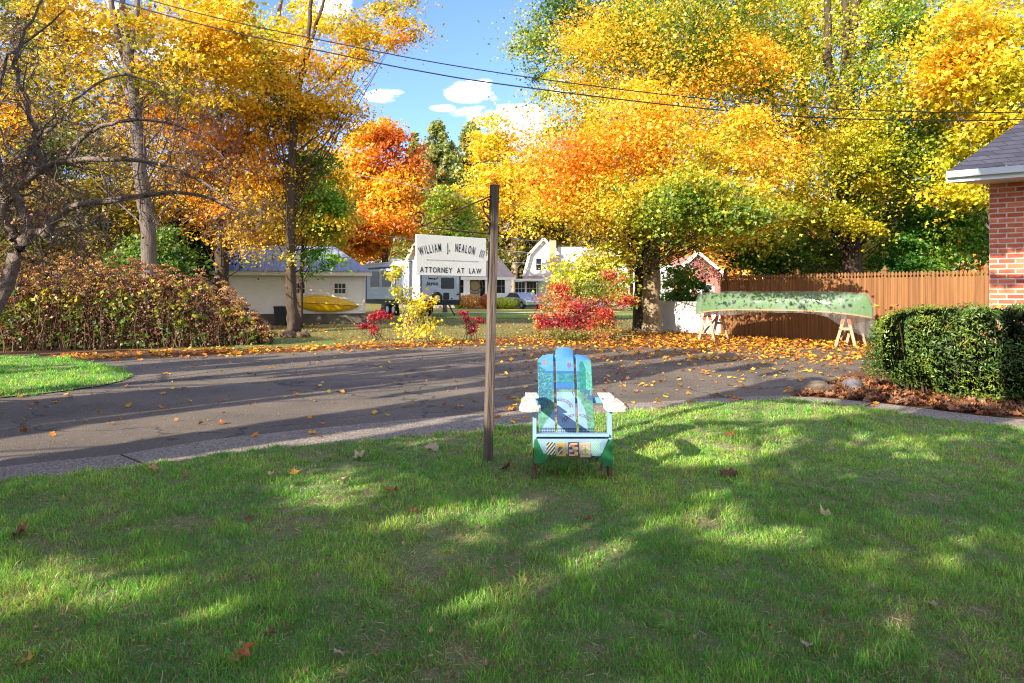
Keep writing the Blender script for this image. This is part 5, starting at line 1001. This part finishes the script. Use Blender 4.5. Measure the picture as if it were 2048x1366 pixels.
NEED = (np.array([(0, -.5, 0), (.16, -.1, .04), (.11, .2, 0), (0, .55, 0), (-.11, .2, 0), (-.16, -.1, .04)]), np.array([(0, 1, 5), (1, 2, 5), (2, 4, 5), (2, 3, 4)]))
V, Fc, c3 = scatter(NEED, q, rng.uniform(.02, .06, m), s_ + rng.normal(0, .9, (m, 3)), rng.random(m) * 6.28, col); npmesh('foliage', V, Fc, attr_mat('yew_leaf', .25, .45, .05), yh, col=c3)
tw = MB()
for i in range(240):
    x = rng.uniform(.3, HL - .3); y = rng.uniform(.4, 1.0); a_ = rng.random() * 6.28; pp, r2 = smooth_pts([(x, y, 0), (x + .15 * math.cos(a_), y + .12 * math.sin(a_), .4), (x + .45 * math.cos(a_), y + .45 * math.sin(a_), rng.uniform(.55, 1.05))], [.016, .011, .004], 3); tw.tube(pp, r2, 5, cap=False)
tw.build('branches', m_barkd, yh)
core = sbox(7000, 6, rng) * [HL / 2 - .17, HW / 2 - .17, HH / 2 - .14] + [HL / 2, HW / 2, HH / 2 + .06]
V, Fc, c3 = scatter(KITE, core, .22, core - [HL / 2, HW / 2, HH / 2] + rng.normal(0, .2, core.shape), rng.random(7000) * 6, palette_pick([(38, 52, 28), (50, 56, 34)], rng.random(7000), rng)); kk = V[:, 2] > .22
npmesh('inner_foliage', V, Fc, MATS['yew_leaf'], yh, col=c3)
# leaves caught on the hedge
n = 46; V, Fc, c3 = scatter(star(8, .7), np.stack([rng.uniform(.1, 5, n), rng.uniform(-.05, 1.2, n), np.where(rng.random(n) < .6, HH + .01, rng.uniform(.4, 1.15, n))], 1), rng.uniform(.05, .09, n), rng.normal(0, .4, (n, 3)) + [0, -.2, 1], rng.random(n) * 6, palette_pick(AUT, rng.random(n), rng))
o = npmesh('caught_leaves', V, Fc, m_leaf, col=c3); o.location = (hA[0], hA[1], 0); o.rotation_euler = (0, 0, math.atan2(hu[1], hu[0])); tag(o, 'brown leaves caught on top of the yew hedge', 'leaf litter', kind='stuff')
# ---- rocks
def rock(px, py, sx, sy, sz, seed, m, lb):
    bm = bmesh.new(); bmesh.ops.create_icosphere(bm, subdivisions=4, radius=1)
    for v in bm.verts:
        c_ = v.co.copy(); n_ = .75 + .5 * float(vnoise(c_.x * 1.3 + seed, c_.y * 1.3 + c_.z * 1.7, 101)) + .08 * float(vnoise(c_.x * 6 + seed, c_.z * 6 + c_.y * 5, 102)); v.co = Vector((c_.x * n_ * sx, c_.y * n_ * sy, max(c_.z * n_ * sz, -.3 * sz) + .25 * sz))
    me = bpy.data.meshes.new('rock'); bm.to_mesh(me); bm.free(); me.materials.append(m); me.polygons.foreach_set('use_smooth', [True] * len(me.polygons)); o = bpy.data.objects.new('rock', me); C.objects.link(o); x, y = G(px, py); o.location = (x, y + sy * .5, 0); tag(o, lb, 'rock', 'rocks beside the hedge'); return o
m_rk = mat('grey_rock', s2l(122, 108, 90), .9, noise=(7, .9, s2l(84, 74, 62)), bump=1, bscale=24)
rock(1638, 787, .27, .17, .135, 3, m_rk, 'long brown grey boulder at the corner of the walkway'); rock(1706, 780, .16, .13, .13, 11, mat('pale_rock', s2l(112, 106, 106), .85, noise=(9, .9, s2l(60, 58, 64)), bump=1, bscale=20), 'pale mottled rock tucked against the left end of the hedge')
rock(1560 + 100, 775, .06, .05, .05, 14, m_rk, 'small stone behind the long boulder')
for i, (a, b_, s, lb) in enumerate(((540, 672, .2, 'rough rock left of the straight maple trunk'), (575, 675, .24, 'rough rock in front of the straight maple trunk'), (608, 673, .2, 'rough rock right of the straight maple trunk'))): rock(a, b_, s, .15, s * .7, i * 5 + 20, mat('brown_rock', s2l(112, 88, 72), .9, noise=(7, .9, s2l(66, 52, 46)), bump=1), lb)

# ---- wires
m_wire = mat('black_cable', s2l(22, 24, 24), .6)
def wire(pts, D, r, m, lb, nm='utility_wire'):
    P3 = [P(a, b_, D) for a, b_ in pts]; pp, _ = smooth_pts([tuple(q) for q in P3], [r] * len(P3), 10); o = MB().tube(pp, r, 5).build(nm, m, smooth=True); tag(o, lb, 'wire', 'overhead wires')
wire([(-260, -190), (292, -2), (700, 92), (1000, 146), (1320, 188), (1600, 213), (1850, 224), (2048, 224), (2300, 215)], 17, .014, m_wire, 'upper of the two black cables crossing the sky')
wire([(-260, -150), (330, 30), (700, 114), (850, 144), (1000, 168), (1320, 208), (1600, 233), (1850, 241), (2048, 239), (2300, 230)], 16.6, .016, m_wire, 'lower of the two black cables crossing the sky')
m_w2 = mat('pale_cable', s2l(150, 152, 152), .5)
for i, (pts, lb) in enumerate((([(560, 438), (700, 460), (835, 481), (1000, 500), (1165, 513), (1300, 520)], 'pale thin cable passing behind the hanging sign at its upper edge'), ([(820, 512), (1000, 524), (1165, 528), (1300, 530)], 'pale thin cable just above the porch roof'), ([(690, 345), (800, 366), (865, 381), (1000, 404), (1080, 416)], 'pale thin cable crossing the orange maple above the bracket'), ([(850, 455), (920, 466), (1000, 476), (1100, 484)], 'pale thin cable close above the hanging sign'))): wire(pts, 43 + i, .018, m_w2, lb)

# ---- crab apple with bare twigs
rng = np.random.default_rng(77); cb = np.array([*B(-95, 9.2)]); ct = thing('crab_apple_tree', 'gnarled grey crab apple with tangled bare twigs and red fruit at the left edge', 'tree', tuple(cb))
Q = lambda a, b_, D: np.array(P(a, b_, D)) - cb
main = [([Q(-95, 792, 9.2) * [1, 1, 0], Q(-40, 690, 9.2), Q(0, 600, 9.1), Q(34, 510, 9), Q(62, 462, 9)], [.15, .125, .11, .115, .11]),
        ([Q(62, 462, 9), Q(95, 468, 8.9), Q(104, 445, 8.8), Q(150, 413, 8.7), Q(220, 401, 8.6), Q(290, 391, 8.5), Q(360, 385, 8.4), Q(430, 400, 8.3), Q(500, 430, 8.2)], [.09, .075, .065, .058, .05, .042, .03, .02, .008]),
        ([Q(55, 470, 9), Q(45, 420, 9), Q(28, 385, 9), Q(5, 370, 9), Q(-40, 330, 9), Q(-80, 240, 9)], [.09, .08, .07, .06, .04, .02]),
        ([Q(28, 480, 9), Q(12, 430, 9), Q(4, 400, 9.1), Q(-40, 340, 9.2)], [.07, .06, .055, .04]),
        ([Q(40, 375, 9), Q(75, 345, 8.9), Q(120, 325, 8.8), Q(200, 318, 8.6), Q(300, 325, 8.4), Q(400, 360, 8.2), Q(470, 410, 8)], [.07, .06, .05, .042, .03, .02, .008]),
        ([Q(85, 340, 8.9), Q(70, 280, 8.8), Q(60, 220, 8.7), Q(30, 130, 8.6), Q(60, 40, 8.5), Q(110, -40, 8.5)], [.055, .045, .035, .028, .02, .01]),
        ([Q(75, 345, 8.9), Q(60, 300, 9), Q(110, 250, 9.2), Q(160, 190, 9.3), Q(240, 150, 9.4), Q(320, 170, 9.5)], [.05, .045, .035, .028, .018, .008]),
        ([Q(130, 325, 8.8), Q(160, 280, 8.7), Q(210, 250, 8.5), Q(290, 240, 8.4), Q(380, 260, 8.3), Q(450, 320, 8.2)], [.04, .035, .03, .02, .014, .006]),
        ([Q(0, 370, 9), Q(-10, 250, 9), Q(10, 120, 8.8), Q(50, 90, 8.8), Q(130, 20, 8.6)], [.05, .04, .03, .02, .01])]
mb = MB(); tips = []; segs = []
for pts, rr in main:
    rr = [q_ * .78 for q_ in rr]
    a, c_ = smooth_pts(pts, rr, 5, .012, rng); mb.tube(a, c_, 9, cap=False); segs += [(np.array(a[i]), c_[i], np.array(a[min(i + 1, len(a) - 1)]) - np.array(a[i])) for i in range(len(a) - 1)]
segs_all = [s for s in segs if s[0][2] > 1.9 + .0]
def grow(p, dr, L, r, lvl):
    n_ = 4; pts = [p]; dd = dr / (np.linalg.norm(dr) + 1e-6)
    for i in range(n_):
        dd = dd + rng.normal(0, .28, 3) + [0, 0, -.05]; dd /= np.linalg.norm(dd); pts.append(pts[-1] + dd * L / n_)
    mb.tube(pts, [r * (1 - .75 * i / n_) for i in range(n_ + 1)], 5 if lvl < 1 else 3, cap=False)
    if lvl >= 2: tips.append(pts[-1]); tips.append(pts[2]); return
    for j in range(6 if lvl == 0 else 6):
        i = rng.integers(1, n_ + 1); nd = dd * .6 + rng.normal(0, .8, 3) * [1, .8, .8]; grow(pts[i], nd, L * rng.uniform(.45, .75), max(r * .5, .0035), lvl + 1)
for i in range(115):
    s = segs_all[rng.integers(len(segs_all))]
    grow(s[0], s[2] / (np.linalg.norm(s[2]) + 1e-6) * .5 + rng.normal(0, 1, 3) * [.9, .6, .7] + [.25, 0, .05], rng.uniform(.5, .95), min(.016, s[1] * .4), 0)
mb.build('trunk', mat('crab_bark', s2l(132, 118, 110), .9, noise=(16, .9, s2l(82, 70, 66)), bump=1, bscale=40), ct, smooth=True)
T = np.array(tips); n = 1900; pk_ = T[rng.integers(len(T), size=n)] + rng.normal(0, .04, (n, 3))
V, Fc, c3 = scatter(KITE, pk_, rng.uniform(.03, .065, n), rng.normal(0, 1, (n, 3)), rng.random(n) * 6.28, palette_pick([(120, 50, 50), (176, 96, 66), (206, 150, 80), (150, 150, 60), (140, 70, 60)], rng.random(n), rng)); npmesh('leaves', V, Fc, m_tleaf, ct, col=c3)
bm = MB(); 
for i in range(420):
    p_ = T[rng.integers(len(T))] + [0, 0, -.02]; r_ = .0075; bm.add([p_ + np.array(q_) * r_ for q_ in ((1, 0, 0), (-1, 0, 0), (0, 1, 0), (0, -1, 0), (0, 0, 1), (0, 0, -1))], [(0, 2, 4), (2, 1, 4), (1, 3, 4), (3, 0, 4), (2, 0, 5), (1, 2, 5), (3, 1, 5), (0, 3, 5)])
tag(bm.build('fruit', mat('red_fruit', s2l(150, 28, 36), .4), ct), kind='stuff')

# ---- hydrangea hedge gone brown
rng = np.random.default_rng(31); ha = np.array([*B(-150, 16.2)]); hd = thing('hydrangea_hedge', 'long hydrangea hedge with dried brown flower heads and yellowing leaves, left of the driveway', 'hedge', tuple(ha))
def hpos(n, px0=-150, px1=545):
    px_ = rng.uniform(px0, px1, n); base = 15.9 + np.clip(px_, 0, 560) / 560 * 2.3; dpt = rng.random(n) * 1.7; D_ = base + dpt; return px_, base, dpt, D_
def htop(px_): return np.interp(px_, [-150, 0, 60, 200, 330, 400, 450, 500, 530, 560], [2.0, 2.05, 2.0, 2.1, 1.95, 1.85, 1.45, .95, .55, .3])
heads = []; px_, base, dpt, D_ = hpos(900); prof_ = np.clip(np.sqrt(np.clip(dpt / .9, 0, 1)), .35, 1)
tops = htop(px_); layer = rng.random(900); zz = tops * np.where(layer < .55, 1, rng.uniform(.62, 1.0, 900)) * (.80 + .2 * prof_) * rng.uniform(.90, 1.07, 900) * (.84 + .32 * vnoise(px_ / 45, dpt * 2, 141))
dd = np.where(layer < .55, dpt, rng.random(900) * .25); X_ = (px_ - CX) / F_PX * (base + dd); hp = np.stack([X_, base + dd, zz], 1) - ha
per = 34; idx = np.repeat(np.arange(900), per); d_ = rng.normal(0, 1, (900 * per, 3)); d_ /= np.linalg.norm(d_, axis=1, keepdims=True); d_[:, 2] = np.abs(d_[:, 2]) * .9 - .2
hr = rng.uniform(.055, .10, 900); ps_ = hp[idx] + d_ * hr[idx][:, None] * [1, 1, .75]
hcol = palette_pick([(96, 68, 56), (134, 92, 62), (170, 120, 74), (200, 154, 98), (150, 134, 118)], np.clip(rng.random(900) * .8 + .2 * (px_ > 400), 0, .99), rng, .15)
V, Fc, c3 = scatter(KITE, ps_, rng.uniform(.028, .05, len(ps_)), d_ + rng.normal(0, .5, d_.shape), rng.random(len(ps_)) * 6.28, hcol[idx] * rng.uniform(.7, 1.3, (len(ps_), 1))); npmesh('flower_heads', V, Fc, attr_mat('dry_petal', .3, .5, .02), hd, col=c3)
sm = MB(); px_, base, dpt, D_ = hpos(700)
for i in range(700):
    x = (px_[i] - CX) / F_PX * D_[i] - ha[0]; y = D_[i] - ha[1]; h = float(htop(px_[i])) * rng.uniform(.6, .98) * (.75 + .25 * min(1, dpt[i])); sm.tube([(x, y, 0), (x + rng.normal(0, .13), y + rng.normal(0, .05), h * .5), (x + rng.normal(0, .14), y + rng.normal(0, .1), h)], [.008, .006, .004], 3, cap=False)
sm.build('stems', mat('tan_stems', s2l(118, 88, 64), .8), hd)
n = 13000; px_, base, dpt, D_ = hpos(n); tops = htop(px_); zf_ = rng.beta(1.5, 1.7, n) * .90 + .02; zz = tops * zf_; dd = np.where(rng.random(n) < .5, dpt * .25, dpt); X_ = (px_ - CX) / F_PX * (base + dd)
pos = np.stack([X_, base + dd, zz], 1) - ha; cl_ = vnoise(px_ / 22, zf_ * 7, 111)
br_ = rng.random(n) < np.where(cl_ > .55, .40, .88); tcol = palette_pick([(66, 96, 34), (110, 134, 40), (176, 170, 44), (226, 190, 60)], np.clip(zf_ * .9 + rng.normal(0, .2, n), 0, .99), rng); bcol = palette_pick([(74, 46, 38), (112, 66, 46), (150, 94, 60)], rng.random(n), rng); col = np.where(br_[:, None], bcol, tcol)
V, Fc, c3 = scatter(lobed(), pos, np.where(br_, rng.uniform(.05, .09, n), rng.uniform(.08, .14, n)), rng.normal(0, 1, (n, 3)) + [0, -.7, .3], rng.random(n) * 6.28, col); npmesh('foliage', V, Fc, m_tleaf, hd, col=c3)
n = 7000; px_, base, dpt, D_ = hpos(n); pos = np.stack([(px_ - CX) / F_PX * (base + .5 + dpt * .7), base + .5 + dpt * .7, htop(px_) * rng.random(n) * .93], 1) - ha
V, Fc, c3 = scatter(KITE, pos, rng.uniform(.07, .13, n), rng.normal(0, 1, (n, 3)), rng.random(n) * 6.28, palette_pick([(60, 40, 34), (90, 58, 44)], rng.random(n), rng)); npmesh('dry_leaves', V, Fc, m_tleaf, hd, col=c3)

# ---- unseen trees behind the viewer, leaves placed to shade lawn, driveway, hedge, wall
def lit(x, y):
    y_ = np.maximum(y, .5); px_ = CX + F_PX * x / y_; py_ = HY + F_PX * CAMZ / y_
    L = np.zeros(len(x))
    for (cx, cy, rx_, ry_, s) in ((1270, 893, 190, 46, 1.3), (1420, 825, 300, 20, 1.2), (1130, 838, 130, 16, 1.2), (1420, 912, 140, 26, 1.2), (1330, 884, 160, 12, .5), (1250, 860, 90, 20, 1.0), (60, 1185, 300, 58, 1.2), (250, 1150, 220, 30, .9), (-100, 1060, 300, 16, .6), (620, 1335, 130, 45, 1.2), (1000, 1310, 90, 30, .9), (1170, 1095, 110, 30, 1.1), (1540, 1078, 140, 30, 1.1), (980, 1160, 130, 20, .6), (1900, 1130, 110, 18, .9), (700, 1075, 130, 14, .8),
                               (1085, 1010, 50, 10, .7), (1760, 960, 120, 13, .8), (1900, 880, 90, 9, .8), (130, 780, 400, 18, 1.4), (60, 725, 240, 8, 1.2), (1720, 800, 100, 12, 1.0)):
        q_ = ((px_ - cx) / rx_) ** 2 + ((py_ - cy) / ry_) ** 2; L = np.maximum(L, s * np.clip(1.9 - 1.1 * q_, 0, 1))
    vv_ = (x * SUN[1] - y * SUN[0]); uv_ = (x * SUN[0] + y * SUN[1]); L = np.where(in_poly(x, y, LAWN), np.maximum(L, (vnoise(vv_ * 1.5 + 5, uv_ * .8, 125) * .6 + vnoise(vv_ * 4, uv_ * 2.2, 126) * .4 > .60) * .85), L)
    L = np.where(py_ > 860, L * (.75 + .5 * vnoise(x * 1.6, y * 1.6, 121)), L)
    v = (x * SUN[1] - y * SUN[0]) / math.hypot(SUN[0], SUN[1]); u = (x * SUN[0] + y * SUN[1]) / math.hypot(SUN[0], SUN[1])
    st_ = vnoise(v * 2.1 + 11, u * .22, 122) * .7 + vnoise(v * 4.6, u * .35, 123) * .3
    drv = (py_ < 960) & ~in_poly(x, y, LAWN) & ~in_poly(x, y, ISL)
    L = np.where(drv, np.maximum((st_ > .47) * 1.0, L * (px_ > 1080) * .5), L); L = np.where(in_poly(x, y, ISL), np.maximum(L, (vnoise(v * 2.3, u * .4, 124) > .3) * 1.), L); return L
rng = np.random.default_rng(44); n = 270000
gx_ = rng.uniform(-12, 10, n); gy_ = rng.uniform(1.0, 16.5, n); tz = np.zeros(n)
keep = rng.random(n) > lit(gx_, gy_)
# hedge and wall targets
def walltgt(n):
    t_ = rng.random(n) * 2.2; z_ = rng.uniform(.9, 3.0, n); ok_ = (z_ > 2.3) | (vnoise(z_ * 4.3, t_ * .6, 131) > .56); return (7.27 + .82 * t_ - .1)[ok_], (10.4 - .57 * t_ - .1)[ok_], z_[ok_]
wxx, wyy, wzz = walltgt(14000); hn = 12000; hs_ = 1.6 + rng.random(hn) * 4; hzz = rng.random(hn) * 1.25; hwx = hA[0] + hu[0] * hs_; hwy = hA[1] + hu[1] * hs_
px2, py2 = CX + F_PX * gx_ / gy_, HY + F_PX * CAMZ / gy_
keep &= ~((gx_ > 5.0) & (gy_ > 8.2))
TX = np.concatenate([gx_[keep], wxx, hwx]); TY = np.concatenate([gy_[keep], wyy, hwy]); TZ = np.concatenate([tz[keep], wzz, hzz])
Hh = rng.uniform(2.6, 8.5, len(TX)); k_ = Hh / -SUN[2]; pos = np.stack([TX - SUN[0] * k_, TY - SUN[1] * k_, TZ + Hh], 1) + rng.normal(0, .03, (len(TX), 3))
vis = (pos[:, 1] > .1) & (np.abs(pos[:, 0]) < .84 * pos[:, 1] + .6) & (pos[:, 2] < .47 * pos[:, 1] + 1.9); pos = pos[~vis]
# keep the leaves in a handful of crowns
tb_ = np.array([(-7, -4), (-11, -8), (-12, 0), (-17, -4), (-4, -9), (-2.5, -3), (-11, 5), (-19, 2)], float); dist = np.hypot(pos[:, None, 0] - tb_[None, :, 0], pos[:, None, 1] - tb_[None, :, 1]); own = dist.argmin(1)
names = ['nearest shade maple standing behind the viewer on the left', 'shade maple farther back to the left of the viewer', 'shade maple level with the viewer far to the left', 'shade maple farthest to the left behind the viewer', 'shade maple straight behind the viewer', 'shade maple close behind the viewer with its crown overhead', 'shade maple at the left side of the driveway outside the view', 'outermost shade maple at the left of the lot']
for i in range(len(tb_)):
    sel = pos[own == i][:60000]; root = thing('shade_maple', names[i], 'tree', (tb_[i, 0], tb_[i, 1], 0), group='shade trees behind the viewer'); base = np.array([tb_[i, 0], tb_[i, 1], 0]); mb = MB()
    a, c_ = smooth_pts([(0, 0, 0), (.1, .05, 2), (-.1, .1, 5), (0, 0, 8.5)], [.2, .15, .1, .04], 5); mb.tube(a, c_, 10)
    for j in range(12):
        if len(sel) < 10: break
        e_ = sel[rng.integers(len(sel))] - base; s0 = min(max(e_[2] - 1.5, 2.5), 10); pp, r2 = smooth_pts([(0, 0, s0), (e_[0] * .5, e_[1] * .5, (s0 + e_[2]) / 2), tuple(e_)], [.03, .022, .008], 3); mb.tube(pp, r2, 5, cap=False)
    mb.build('trunk', m_bark, root); m = len(sel)
    if m: V, Fc, c3 = scatter(KITE, sel - base, rng.uniform(.10, .15, m), rng.normal(0, .6, (m, 3)) - SUN * 1.2, rng.random(m) * 6.28, palette_pick(YEL, rng.random(m), rng)); npmesh('crown', V, Fc, attr_mat('shade_leaf', .15, .5, .03), root, col=c3)
